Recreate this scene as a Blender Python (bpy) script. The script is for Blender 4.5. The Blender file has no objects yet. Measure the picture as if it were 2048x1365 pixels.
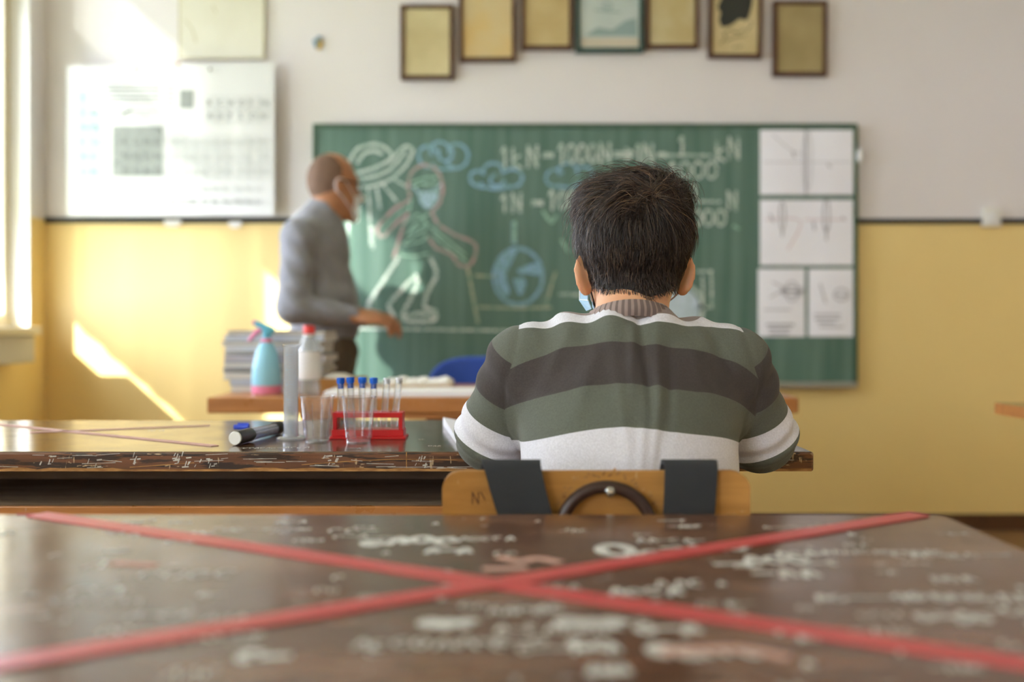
import bpy, bmesh, math, random
import numpy as np
from mathutils import Vector, Matrix
random.seed(7); RNG = np.random.default_rng(7)
SC = bpy.context.scene; COL = SC.collection
# ---------------------------------------------------------------- camera, world, sun, exposure
F, Y0, CZ = 1991.0, 650.0, 0.91            # focal length in px (of a 2048 px frame), horizon row, eye height
cam_d = bpy.data.cameras.new('camera'); cam = bpy.data.objects.new('camera', cam_d); COL.objects.link(cam)
cam.location = (0, 0, CZ); cam.rotation_euler = (math.pi/2, 0, 0)
cam_d.sensor_width = 36; cam_d.lens = F/2048*36; cam_d.shift_y = -(682.5-Y0)/2048
cam_d.clip_start = 0.02; cam_d.clip_end = 200
cam_d.dof.use_dof = True; cam_d.dof.focus_distance = 1.47; cam_d.dof.aperture_fstop = 2.1; cam_d.dof.aperture_blades = 0
SC.camera = cam
SC.view_settings.view_transform = 'Standard'; SC.view_settings.look = 'None'
SC.view_settings.exposure = 2.06; SC.view_settings.gamma = 1.0; SC.view_settings.use_curve_mapping = False
SC.cycles.max_bounces = 14; SC.cycles.diffuse_bounces = 6; SC.cycles.glossy_bounces = 6
SC.cycles.transmission_bounces = 12; SC.cycles.transparent_max_bounces = 24
SC.cycles.sample_clamp_indirect = 6.0; SC.cycles.caustics_refractive = False; SC.cycles.caustics_reflective = False
W = bpy.data.worlds.new('sky'); SC.world = W; W.use_nodes = True
bg = W.node_tree.nodes['Background']; bg.inputs[0].default_value = (0.85, 0.87, 1.04, 1); bg.inputs[1].default_value = 5.0
sun_d = bpy.data.lights.new('sun', 'SUN'); sun_d.energy = 5.0; sun_d.angle = math.radians(0.9); sun_d.color = (1.0, 0.95, 0.88)
sun = bpy.data.objects.new('sun', sun_d); COL.objects.link(sun)
sun.rotation_euler = Vector((0.80, 1.0, -0.72)).to_track_quat('-Z', 'Y').to_euler(); sun.location = (-5, -3, 5)
# room dimensions
XL, XR, YB, YR, ZC = -2.07, 3.3, 4.42, -5.0, 3.05     # left wall, right wall, blackboard wall, rear wall, ceiling
WALLT = 0.30
WINS = [(1.86, 4.27), (-1.2, 1.35), (-4.7, -1.9)]     # window openings along the left wall
WZ0, WZH = 0.90, (2.95, 2.62, 2.62)          # sill height, head height of each window
for (a, b), WZ1 in zip(WINS, WZH):                    # sky portals in the window openings
    ld = bpy.data.lights.new('window_portal', 'AREA'); ld.shape = 'RECTANGLE'; ld.size = WZ1-WZ0; ld.size_y = b-a
    ld.cycles.is_portal = True
    lo = bpy.data.objects.new('window_portal', ld); COL.objects.link(lo)
    lo.location = (XL-WALLT-0.03, (a+b)/2, (WZ0+WZ1)/2); lo.rotation_euler = (0, -math.pi/2, 0)

def P(px, py, d):
    return Vector(((px-1024)/F*d, d, CZ-(py-Y0)/F*d))
def S(px, d): return px/F*d

# ---------------------------------------------------------------- materials
def lin(c):
    if isinstance(c, str):
        c = tuple(int(c[i:i+2], 16)/255 for i in (0, 2, 4))
    return tuple((x/12.92 if x <= 0.04045 else ((x+0.055)/1.055)**2.4) for x in c[:3]) + (1,)
MATS = {}
def N(nt, t, **kw):
    n = nt.nodes.new(t)
    for k, v in kw.items():
        if k in n.inputs: n.inputs[k].default_value = v
        else: setattr(n, k, v)
    return n
def M(name, base, rough=0.5, metal=0.0, var=None, vscale=8.0, stretch=(1, 1, 1), amount=0.5, bump=None, coat=0.0, trans=0.0, ior=1.45,
      sss=0.0, spec=None, sheen=0.0, emit=None, lo=0.35, hi=0.65):
    """principled material; var = second colour mixed in by stretched noise; bump = (scale, strength)"""
    m = bpy.data.materials.new(name); m.use_nodes = True; nt = m.node_tree; b = nt.nodes['Principled BSDF']
    b.inputs['Base Color'].default_value = lin(base); b.inputs['Roughness'].default_value = rough; b.inputs['Metallic'].default_value = metal
    b.inputs['IOR'].default_value = ior
    if coat: b.inputs['Coat Weight'].default_value = coat; b.inputs['Coat Roughness'].default_value = 0.06
    if trans: b.inputs['Transmission Weight'].default_value = trans
    if spec is not None: b.inputs['Specular IOR Level'].default_value = spec
    if sheen: b.inputs['Sheen Weight'].default_value = sheen
    if sss:
        b.inputs['Subsurface Weight'].default_value = sss; b.inputs['Subsurface Radius'].default_value = (1.0, 0.35, 0.2); b.inputs['Subsurface Scale'].default_value = 0.008
    tc = None
    def coords(st):
        nonlocal tc
        if tc is None: tc = N(nt, 'ShaderNodeTexCoord')
        mp = N(nt, 'ShaderNodeMapping'); mp.inputs['Scale'].default_value = st; nt.links.new(tc.outputs['Object'], mp.inputs[0]); return mp
    if var is not None:
        mp = coords(stretch); no = N(nt, 'ShaderNodeTexNoise', Scale=vscale, Detail=6.0); nt.links.new(mp.outputs[0], no.inputs['Vector'])
        mr = N(nt, 'ShaderNodeMapRange'); mr.inputs[1].default_value = lo; mr.inputs[2].default_value = hi; mr.inputs[4].default_value = amount
        nt.links.new(no.outputs['Fac'], mr.inputs[0])
        mx = N(nt, 'ShaderNodeMix', data_type='RGBA'); mx.inputs[6].default_value = lin(base); mx.inputs[7].default_value = lin(var)
        nt.links.new(mr.outputs[0], mx.inputs[0]); nt.links.new(mx.outputs[2], b.inputs['Base Color'])
    if bump:
        mp = coords((1, 1, 1)); no = N(nt, 'ShaderNodeTexNoise', Scale=bump[0], Detail=4.0); nt.links.new(mp.outputs[0], no.inputs['Vector'])
        bp = N(nt, 'ShaderNodeBump', Strength=bump[1], Distance=0.002); nt.links.new(no.outputs['Fac'], bp.inputs['Height']); nt.links.new(bp.outputs[0], b.inputs['Normal'])
    MATS[name] = m; return m

def wall_paint():
    m = bpy.data.materials.new('two_tone_wall_paint'); m.use_nodes = True; nt = m.node_tree; b = nt.nodes['Principled BSDF']
    g = N(nt, 'ShaderNodeNewGeometry'); sp = N(nt, 'ShaderNodeSeparateXYZ'); nt.links.new(g.outputs['Position'], sp.inputs[0])
    gt = N(nt, 'ShaderNodeMath', operation='GREATER_THAN'); gt.inputs[1].default_value = 1.375; nt.links.new(sp.outputs['Z'], gt.inputs[0])
    no = N(nt, 'ShaderNodeTexNoise', Scale=1.6, Detail=5.0); nt.links.new(g.outputs['Position'], no.inputs['Vector'])
    y = N(nt, 'ShaderNodeMix', data_type='RGBA'); y.inputs[6].default_value = lin('F0D692'); y.inputs[7].default_value = lin('EACD86'); nt.links.new(no.outputs['Fac'], y.inputs[0])
    w = N(nt, 'ShaderNodeMix', data_type='RGBA'); w.inputs[6].default_value = lin('E6E2E2'); w.inputs[7].default_value = lin('DDD8D6'); nt.links.new(no.outputs['Fac'], w.inputs[0])
    mx = N(nt, 'ShaderNodeMix', data_type='RGBA'); nt.links.new(gt.outputs[0], mx.inputs[0]); nt.links.new(y.outputs[2], mx.inputs[6]); nt.links.new(w.outputs[2], mx.inputs[7])
    nt.links.new(mx.outputs[2], b.inputs['Base Color']); b.inputs['Roughness'].default_value = 0.55
    n2 = N(nt, 'ShaderNodeTexNoise', Scale=60.0, Detail=3.0); nt.links.new(g.outputs['Position'], n2.inputs['Vector'])
    bp = N(nt, 'ShaderNodeBump', Strength=0.12, Distance=0.003); nt.links.new(n2.outputs['Fac'], bp.inputs['Height']); nt.links.new(bp.outputs[0], b.inputs['Normal'])
    MATS['wall'] = m; return m
def schlick(nt, f0=0.04, pw=5.0):
    """two-sided fresnel-like weight for thin sheets"""
    lw = N(nt, 'ShaderNodeLayerWeight', Blend=0.5); p = N(nt, 'ShaderNodeMath', operation='POWER'); p.inputs[1].default_value = pw; nt.links.new(lw.outputs['Facing'], p.inputs[0])
    m = N(nt, 'ShaderNodeMath', operation='MULTIPLY_ADD'); m.inputs[1].default_value = 1-f0; m.inputs[2].default_value = f0; nt.links.new(p.outputs[0], m.inputs[0]); return m
def glass_pane():
    m = bpy.data.materials.new('window_glass'); m.use_nodes = True; nt = m.node_tree; nt.nodes.remove(nt.nodes['Principled BSDF'])
    out = nt.nodes['Material Output']; tr = N(nt, 'ShaderNodeBsdfTransparent'); tr.inputs[0].default_value = (0.94, 0.97, 0.96, 1)
    gl = N(nt, 'ShaderNodeBsdfGlossy', Roughness=0.02); fr = schlick(nt); mx = N(nt, 'ShaderNodeMixShader')
    nt.links.new(fr.outputs[0], mx.inputs[0]); nt.links.new(tr.outputs[0], mx.inputs[1]); nt.links.new(gl.outputs[0], mx.inputs[2]); nt.links.new(mx.outputs[0], out.inputs[0])
    MATS['pane'] = m
def thin_plastic(name, tint, body=0.08, ior=1.45):
    """clear thin-walled plastic: transparent with fresnel reflections and a little milky body"""
    m = bpy.data.materials.new(name); m.use_nodes = True; nt = m.node_tree; nt.nodes.remove(nt.nodes['Principled BSDF'])
    out = nt.nodes['Material Output']; tr = N(nt, 'ShaderNodeBsdfTransparent'); tr.inputs[0].default_value = lin(tint)
    gl = N(nt, 'ShaderNodeBsdfGlossy', Roughness=0.04); lw = schlick(nt, 0.06, 2.6)
    df = N(nt, 'ShaderNodeBsdfTranslucent'); df.inputs[0].default_value = lin('F2F3F5'); d2 = N(nt, 'ShaderNodeBsdfDiffuse'); d2.inputs[0].default_value = lin('EEF0F3')
    ad = N(nt, 'ShaderNodeMixShader'); ad.inputs[0].default_value = 0.5; nt.links.new(df.outputs[0], ad.inputs[1]); nt.links.new(d2.outputs[0], ad.inputs[2])
    m1 = N(nt, 'ShaderNodeMixShader'); m1.inputs[0].default_value = body; nt.links.new(tr.outputs[0], m1.inputs[1]); nt.links.new(ad.outputs[0], m1.inputs[2])
    m2 = N(nt, 'ShaderNodeMixShader'); nt.links.new(lw.outputs[0], m2.inputs[0]); nt.links.new(m1.outputs[0], m2.inputs[1]); nt.links.new(gl.outputs[0], m2.inputs[2])
    nt.links.new(m2.outputs[0], out.inputs[0]); MATS[name] = m
def sheer(name='sheer', lo_=0.88, hi_=0.985, body='6A6966'):
    m = bpy.data.materials.new(name+'_curtain_cloth'); m.use_nodes = True; nt = m.node_tree; nt.nodes.remove(nt.nodes['Principled BSDF'])
    out = nt.nodes['Material Output']; tc = N(nt, 'ShaderNodeTexCoord'); mp = N(nt, 'ShaderNodeMapping'); mp.inputs['Scale'].default_value = (1, 1, 0.03)
    nt.links.new(tc.outputs['Object'], mp.inputs[0]); no = N(nt, 'ShaderNodeTexNoise', Scale=9.0, Detail=3.0); nt.links.new(mp.outputs[0], no.inputs['Vector'])
    mr = N(nt, 'ShaderNodeMapRange'); mr.inputs[1].default_value = 0.3; mr.inputs[2].default_value = 0.7; mr.inputs[3].default_value = lo_; mr.inputs[4].default_value = hi_
    nt.links.new(no.outputs['Fac'], mr.inputs[0])
    tr = N(nt, 'ShaderNodeBsdfTransparent'); tl = N(nt, 'ShaderNodeBsdfTranslucent'); tl.inputs[0].default_value = lin(body); df = N(nt, 'ShaderNodeBsdfDiffuse'); df.inputs[0].default_value = lin(body)
    a = N(nt, 'ShaderNodeMixShader'); a.inputs[0].default_value = 0.4; nt.links.new(tl.outputs[0], a.inputs[1]); nt.links.new(df.outputs[0], a.inputs[2])
    mx = N(nt, 'ShaderNodeMixShader'); nt.links.new(mr.outputs[0], mx.inputs[0]); nt.links.new(tr.outputs[0], mx.inputs[1]); nt.links.new(a.outputs[0], mx.inputs[2]); nt.links.new(mx.outputs[0], out.inputs[0])
    MATS[name] = m
def desk_mat(name, base, dark, rough, scratch=0.5, sscale=(3, 3, 3), paint='D8D6CF', thr=0.70, raw=None, gloss=0.5, rawthr=0.56, rawst=(0.8, 2.2, 7)):
    """varnished, worn school-desk wood: grain along x, fine pale scratches and rubbed patches"""
    m = bpy.data.materials.new(name); m.use_nodes = True; nt = m.node_tree; b = nt.nodes['Principled BSDF']; L = nt.links.new
    tc = N(nt, 'ShaderNodeTexCoord')
    def noise(st, sc, det=6.0, rg=0.6):
        mp = N(nt, 'ShaderNodeMapping'); mp.inputs['Scale'].default_value = st; L(tc.outputs['Object'], mp.inputs[0])
        no = N(nt, 'ShaderNodeTexNoise', Scale=sc, Detail=det, Roughness=rg); L(mp.outputs[0], no.inputs['Vector']); return no.outputs['Fac']
    def rng(s, a, c, d=1.0):
        mr = N(nt, 'ShaderNodeMapRange'); mr.inputs[1].default_value = a; mr.inputs[2].default_value = c; mr.inputs[4].default_value = d; L(s, mr.inputs[0]); return mr.outputs[0]
    def mix(f, c1, c2):
        mx = N(nt, 'ShaderNodeMix', data_type='RGBA'); L(f, mx.inputs[0])
        for i, c in ((6, c1), (7, c2)):
            if isinstance(c, str): mx.inputs[i].default_value = lin(c)
            else: L(c, mx.inputs[i])
        return mx.outputs[2]
    col = mix(rng(noise((1.2, 14, 14), 4.0), 0.3, 0.7), base, dark)
    if raw: col = mix(rng(noise(rawst, 9.0), rawthr, rawthr+0.04, 0.9), col, raw)
    if scratch:
        s1 = rng(noise((2.0, 9, 9), 16.0, 3.0), thr, thr+0.03, scratch); col = mix(s1, col, paint)
        s2 = rng(noise((9, 2.0, 2.0), 14.0, 3.0), thr+0.01, thr+0.04, scratch); col = mix(s2, col, paint)
    L(col, b.inputs['Base Color']); b.inputs['Roughness'].default_value = rough; b.inputs['Specular IOR Level'].default_value = gloss
    rr = rng(noise((3, 3, 3), 5.0), 0.2, 0.8, rough*1.7); 
    mr = rr.node; mr.inputs[3].default_value = rough*0.55; L(rr, b.inputs['Roughness'])
    bp = N(nt, 'ShaderNodeBump', Strength=0.05, Distance=0.001); L(noise((3, 20, 20), 10.0), bp.inputs['Height']); L(bp.outputs[0], b.inputs['Normal'])
    MATS[name] = m; return m
wall_paint(); glass_pane(); sheer(); sheer('sheer_open', 0.45, 0.70); sheer('sheer_white', 0.97, 1.0, 'CFCDC6')
thin_plastic('clear_plastic', 'F6F7F8', 0.05); thin_plastic('frosted_plastic', 'EEF2F6', 0.40); thin_plastic('tube_glass', 'FAFBFC', 0.015); thin_plastic('bottle_clear', 'E6EAE8', 0.30); thin_plastic('bluish_plastic', 'B9C3E2', 0.25)
M('ceiling', 'F0EEE9', 0.8); M('floor', '8A6A48', 0.45, var='745536', vscale=5, stretch=(1, 10, 1)); M('black_trim', '1F1F1E', 0.5)
M('white_paint', 'EDECE8', 0.4); M('cream_paint', 'D9CFB4', 0.45); M('sill_grey', 'B9B6AF', 0.5); M('yellow_paint', 'D9B570', 0.5); M('dark_glass_tone', '56626B', 0.5)
M('blind', 'D6D0C0', 0.8)
M('board_green', '4C6C5E', 0.55, var='7A9488', vscale=3.0, stretch=(8, 1, 0.35), amount=0.7, lo=0.35, hi=0.8)
M('board_frame', '3F5A45', 0.5); M('aluminium', 'A9ADA9', 0.35, metal=0.7)
for n, c in (('white', 'DCE2DA'), ('blue', '8FB4D6'), ('pink', 'C79A9C'), ('tan', 'B9B79A'), ('mint', 'A9CDB4'), ('skyfill', 'B7D0E0')):
    M('chalk_'+n, c, 0.9, var='6F9682', vscale=90, amount=0.85, lo=0.36, hi=0.64)
M('chalk_dense', 'C6D4DD', 0.9, var='93ADA8', vscale=50, amount=0.45); M('paper_white', 'F3F4FA', 0.7, var='E9E9F0', vscale=4); M('print_grey', 'A9A8AC', 0.8); M('print_light', 'C9C8CC', 0.8); M('print_pink', 'D9BFC0', 0.8)
M('chart_cloth', 'DFE0E0', 0.6); M('chart_blue', 'C4DAE2', 0.7); M('chart_grey', '8B908D', 0.7, var='A3A8A4', vscale=30, stretch=(1, 1, 2)); M('chart_ink', '6E7471', 0.7); M('chart_ink_pale', 'B3B8B5', 0.7)
M('map_paper', 'E2DFD0', 0.7, var='D3CFBC', vscale=3, amount=0.9); M('map_edge', 'BDB48E', 0.7)
M('frame_brown', '5A3B26', 0.4, var='3F2818', vscale=20, stretch=(1, 1, 1)); M('frame_teal', '2F4A46', 0.4)
for i, (a, c) in enumerate((('D8CCA0', 'C7B98C'), ('D2BE90', 'D8B878'), ('CDBA88', 'BDA672'), ('C3CEC9', 'B5C2BE'), ('D2C79E', 'C0AE7C'), ('D6C598', 'C6B484'), ('AF9E70', 'A08F62'))):
    M('old_paper_%d' % i, a, 0.6, var=c, vscale=6, amount=1.0)
M('ink_black', '33342F', 0.7); M('hill_grey', '8FA3A0', 0.7); M('hill_sand', 'C9C0AC', 0.7)
desk_mat('desk_top_worn', '6B4A36', '543828', 0.17, 0.45, thr=0.69, raw='7A5844')
desk_mat('desk_edge_worn', '7A4C2C', '4A2C18', 0.35, 0.8, thr=0.65, raw='24160E', paint='C9AF8A', rawthr=0.505, rawst=(1.2, 2.5, 12))
desk_mat('desk_top_long', '5E4431', '4B3425', 0.13, 0.4, thr=0.72)
desk_mat('teacher_wood', 'C08148', 'A46A36', 0.3, 0.3, thr=0.70)
desk_mat('shelf_wood', 'B59C84', '937A64', 0.6, 0.5, thr=0.67, paint='A79A92')
desk_mat('chair_ply', 'B8853F', '9C6B2C', 0.42, 0.35, thr=0.68, paint='D9C69A')
M('raw_edge', 'B98A50', 0.7, var='7B522B', vscale=40, stretch=(1, 1, 4), amount=0.9)
M('red_tape', 'BC4345', 0.35, var='C45B58', vscale=25); M('red_tape_dark', 'A92830', 0.4); M('correction_white', 'D4D7D2', 0.7, var='A79F98', vscale=60, amount=0.8); M('scuff_pink', 'C39A8C', 0.7)
M('steel_dark', '2C2A29', 0.4, metal=0.6); M('steel', 'C8C8C6', 0.25, metal=1.0); M('hoop_brown', '37251F', 0.32)
M('black_webbing', '2B2D30', 0.85, bump=(500, 0.5)); M('black_cloth', '1E1F22', 0.9)
M('skin', 'D9A57F', 0.5, sss=0.35, var='CB9270', vscale=14); M('skin_tan', 'B98560', 0.5, sss=0.25, var='A87350', vscale=12)
M('hair_dark', '2A211C', 0.55, var='3B2E27', vscale=60, spec=0.35); M('scalp_stubble', '7A604E', 0.8, var='6A5244', vscale=80)
M('grey_wool', '8A8B90', 0.9, var='7B7C81', vscale=30, bump=(160, 0.4), sheen=0.2); M('trousers_brown', '5F5344', 0.85, var='514638', vscale=12); M('denim', '2E3A52', 0.9, var='263046', vscale=40); M('shoe', '3A3430', 0.6); M('sole', '9A958C', 0.7)
M('mask_blue', 'A9CCE6', 0.8, sheen=0.1); M('mask_white', 'ECEFF2', 0.8); M('collar_rib', '9C8B86', 0.9, bump=(300, 0.3)); M('collar_dark', '6F625F', 0.9)
M('rack_red', 'D21C22', 0.3); M('cap_blue', '1565D8', 0.35); M('stopper_white', 'DADDE2', 0.5); M('black_plastic', '2B2C31', 0.3); M('white_plastic', 'E4E5E3', 0.4); M('blue_plastic', '2A4BD0', 0.35)
M('spray_blue', '8CC6DA', 0.35, sss=0.1); M('spray_head', '5FB4CC', 0.35); M('spray_pink', 'DB7FA0', 0.4); M('bottle_label', 'D6D4D2', 0.6); M('cap_red', 'D8342E', 0.35)
M('chair_blue', '2D4FA6', 0.6); M('box_wood', 'C08A4A', 0.5, var='A87436', vscale=10, stretch=(1, 8, 8)); M('paper_crumple', 'F0EEE8', 0.8); M('carton_tan', 'BFA583', 0.7)
M('tick_grey', '8FA0B0', 0.6); M('leaf_green', '6F9A5A', 0.6, var='4E7A46', vscale=3); M('bark', '5A4A3A', 0.9); M('outside_ground', '8A9A70', 0.9)
M('sticker_yellow', 'C9A94A', 0.6); M('sticker_blue', '6F8CA0', 0.6); M('switch_white', 'E3E1D8', 0.4)
for i, c in enumerate(('54473A', '8E9CAE', 'B4BAC4', '5E6265', 'C8CACE', '7E8280', 'A8A2A8', '7F9BBA', 'ABA396', '8F959C', '4F5458')):
    M('cover_%d' % i, c, 0.45, var='C9CCD0', vscale=9, amount=0.25)
M('page_edge', 'DAD6CC', 0.8, var='BDB8AE', vscale=20, stretch=(0.2, 0.2, 30))

def hair_mat():
    m = bpy.data.materials.new('hair_strand'); m.use_nodes = True; nt = m.node_tree; b = nt.nodes['Principled BSDF']; at = N(nt, 'ShaderNodeAttribute', attribute_name='tone'); r = N(nt, 'ShaderNodeValToRGB')
    r.color_ramp.elements[0].color = lin('1A1411'); r.color_ramp.elements[1].color = lin('8A6E55'); e = r.color_ramp.elements.new(0.55); e.color = lin('3C2E26')
    nt.links.new(at.outputs['Fac'], r.inputs[0]); nt.links.new(r.outputs[0], b.inputs['Base Color']); b.inputs['Roughness'].default_value = 0.42; b.inputs['Specular IOR Level'].default_value = 0.6; MATS['hair_strand'] = m
hair_mat()
# ---------------------------------------------------------------- mesh helpers
class MB:
    """collects shapes; build() links them as one mesh object"""
    def __init__(s): s.v = []; s.f = []; s.m = []
    def add(s, vs, fs, mi=0):
        o = len(s.v); s.v += [tuple(v) for v in vs]; s.f += [tuple(i+o for i in f) for f in fs]; s.m += [mi]*len(fs); return s
    def box(s, lo, hi, mi=0, bevel=0.0, side_mi=None):
        (x0, y0, z0), (x1, y1, z1) = lo, hi
        if bevel <= 0:
            vs = [(x0, y0, z0), (x1, y0, z0), (x1, y1, z0), (x0, y1, z0), (x0, y0, z1), (x1, y0, z1), (x1, y1, z1), (x0, y1, z1)]
            s.add(vs, [(0, 3, 2, 1), (4, 5, 6, 7)], mi); o = len(s.v)-8
            for f in [(0, 1, 5, 4), (1, 2, 6, 5), (2, 3, 7, 6), (3, 0, 4, 7)]:
                s.f.append(tuple(i+o for i in f)); s.m.append(mi if side_mi is None else side_mi)
            return s
        bm = bmesh.new(); bmesh.ops.create_cube(bm, size=1.0)
        bmesh.ops.scale(bm, vec=(x1-x0, y1-y0, z1-z0), verts=bm.verts); bmesh.ops.translate(bm, vec=((x0+x1)/2, (y0+y1)/2, (z0+z1)/2), verts=bm.verts)
        bmesh.ops.bevel(bm, geom=list(bm.edges), offset=bevel, segments=2, profile=0.5, affect='EDGES'); bm.normal_update()
        bm.verts.ensure_lookup_table(); o = len(s.v); s.v += [tuple(v.co) for v in bm.verts]
        for f in bm.faces:
            s.f.append(tuple(v.index+o for v in f.verts)); s.m.append(mi if (side_mi is None or abs(f.normal.z) > 0.9) else side_mi)
        bm.free(); return s
    def slab(s, outline, z0, z1, mi=0, side_mi=None):
        """prism over an xy outline (ccw)"""
        n = len(outline); vs = [(x, y, z0) for x, y in outline]+[(x, y, z1) for x, y in outline]
        s.add(vs, [tuple(range(n))[::-1], tuple(range(n, 2*n))], mi); s2 = mi if side_mi is None else side_mi; o = len(s.v)-2*n
        for i in range(n):
            j = (i+1) % n; s.f.append((o+i, o+j, o+n+j, o+n+i)); s.m.append(s2)
        return s
    def tube(s, pts, r, n=10, mi=0, closed=False, caps=True):
        pts = [Vector(p) for p in pts]; k = len(pts); rs = r if isinstance(r, (list, tuple)) else [r]*k; o = len(s.v); ref = None
        for i, p in enumerate(pts):
            a = pts[(i-1) % k] if (closed or i > 0) else p; b = pts[(i+1) % k] if (closed or i < k-1) else p
            t = (b-a).normalized()
            if ref is None: ref = t.orthogonal().normalized()
            ref = (ref-t*ref.dot(t)).normalized(); q = t.cross(ref)
            for j in range(n):
                a_ = 2*math.pi*j/n; s.v.append(tuple(p+(ref*math.cos(a_)+q*math.sin(a_))*rs[i]))
        for i in range(k if closed else k-1):
            i2 = (i+1) % k
            for j in range(n):
                j2 = (j+1) % n; s.f.append((o+i*n+j, o+i*n+j2, o+i2*n+j2, o+i2*n+j)); s.m.append(mi)
        if caps and not closed:
            s.f.append(tuple(o+j for j in range(n))[::-1]); s.f.append(tuple(o+(k-1)*n+j for j in range(n))); s.m += [mi, mi]
        return s
    def lathe(s, prof, c=(0, 0, 0), n=32, mi=0, axis='Z', cap0=True, cap1=True):
        """prof: (radius, height) pairs"""
        o = len(s.v); c = Vector(c)
        for r, h in prof:
            for j in range(n):
                a = 2*math.pi*j/n
                v = Vector((r*math.cos(a), r*math.sin(a), h))
                if axis == 'X': v = Vector((h, v.x, v.y))
                if axis == 'Y': v = Vector((v.x, h, v.y))
                s.v.append(tuple(c+v))
        k = len(prof)
        for i in range(k-1):
            for j in range(n):
                j2 = (j+1) % n; s.f.append((o+i*n+j, o+i*n+j2, o+(i+1)*n+j2, o+(i+1)*n+j)); s.m.append(mi)
        if cap0 and prof[0][0] > 1e-6: s.f.append(tuple(o+j for j in range(n))[::-1]); s.m.append(mi)
        if cap1 and prof[-1][0] > 1e-6: s.f.append(tuple(o+(k-1)*n+j for j in range(n))); s.m.append(mi)
        return s
    def build(s, name, mats, parent=None, smooth=False, bevel_mod=0.0):
        me = bpy.data.meshes.new(name); me.from_pydata(s.v, [], s.f)
        for m in (mats if isinstance(mats, (list, tuple)) else [mats]): me.materials.append(MATS[m] if isinstance(m, str) else m)
        me.polygons.foreach_set('material_index', np.array(s.m, dtype=np.int32))
        me.validate(clean_customdata=False); me.update()
        bm = bmesh.new(); bm.from_mesh(me); bmesh.ops.recalc_face_normals(bm, faces=bm.faces); bm.to_mesh(me); bm.free()
        if smooth:
            me.polygons.foreach_set('use_smooth', np.ones(len(me.polygons), dtype=bool))
            try: me.set_sharp_from_angle(angle=math.radians(smooth if smooth is not True else 40))
            except Exception: pass
        o = bpy.data.objects.new(name, me); COL.objects.link(o)
        if parent is not None: o.parent = parent; o.matrix_parent_inverse = parent_inv(parent)
        return o
def parent_inv(p):
    m = Matrix.LocRotScale(p.location, p.rotation_euler, p.scale)
    q = p.parent
    if q is not None: m = parent_world(p)
    return m.inverted()
def parent_world(p):
    m = Matrix.LocRotScale(p.location, p.rotation_euler, p.scale)
    return m if p.parent is None else parent_world(p.parent) @ p.matrix_parent_inverse @ m
def tag(o, label=None, cat=None, group=None, kind=None):
    if label: o['label'] = label
    if cat: o['category'] = cat
    if group: o['group'] = group
    if kind: o['kind'] = kind
    return o
def thing(name, loc, label, cat, group=None):
    o = bpy.data.objects.new(name, None); COL.objects.link(o); o.location = loc; o.empty_display_size = 0.05
    return tag(o, label, cat, group)
def rot_thing(o, rz=0.0, rx=0.0, ry=0.0):
    o.rotation_euler = (rx, ry, rz); return o

# flat strokes on a plane: origin + u*U + v*V, lifted along the normal
_lift = 0
def strokes(mb, lines, to3d, width, lift=0.0015, mi=0):
    """lines: list of 2-D polylines; each becomes a thin ribbon w wide, rounded by extra points"""
    global _lift
    for ln in lines:
        w = width; _lift = (_lift+1) % 40; lift_ = lift+_lift*2.5e-5
        if isinstance(ln, tuple) and len(ln) == 2 and not isinstance(ln[0], (int, float)) and isinstance(ln[1], (int, float)): ln, w = ln
        pts = [Vector(p) for p in ln]
        if len(pts) > 2: pts = catmull(pts)
        n = len(pts); L = []; R = []
        for i, p in enumerate(pts):
            a = pts[max(0, i-1)]; b = pts[min(n-1, i+1)]; t = (b-a); t = t.normalized() if t.length > 1e-9 else Vector((1, 0))
            q = Vector((-t.y, t.x))*(w/2); e = t*(w/2)*(1 if i == n-1 else -1 if i == 0 else 0)
            L.append(to3d(p+q+e, lift_)); R.append(to3d(p-q+e, lift_))
        mb.add(L+R, [(i, i+1, n+i+1, n+i) for i in range(n-1)], mi)
    return mb
def catmull(pts, sub=4):
    out = []; n = len(pts)
    for i in range(n-1):
        p0 = pts[max(0, i-1)]; p1 = pts[i]; p2 = pts[i+1]; p3 = pts[min(n-1, i+2)]
        for k in range(sub):
            t = k/sub
            out.append(0.5*((2*p1)+(p2-p0)*t+(2*p0-5*p1+4*p2-p3)*t*t+(3*p1-p0-3*p2+p3)*t*t*t))
    out.append(pts[-1]); return out
def circ(cx, cy, rx, ry=None, n=14, a0=0, a1=360):
    ry = rx if ry is None else ry
    return [(cx+rx*math.cos(math.radians(a0+(a1-a0)*i/n)), cy+ry*math.sin(math.radians(a0+(a1-a0)*i/n))) for i in range(n+1)]
def fillpoly(mb, pts, to3d, lift=0.001, mi=0, smooth=True):
    pts = [Vector(p) for p in pts]
    if smooth: pts = catmull(pts+[pts[0]])[:-1]
    mb.add([to3d(p, lift) for p in pts], [tuple(range(len(pts)))], mi); return mb

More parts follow.
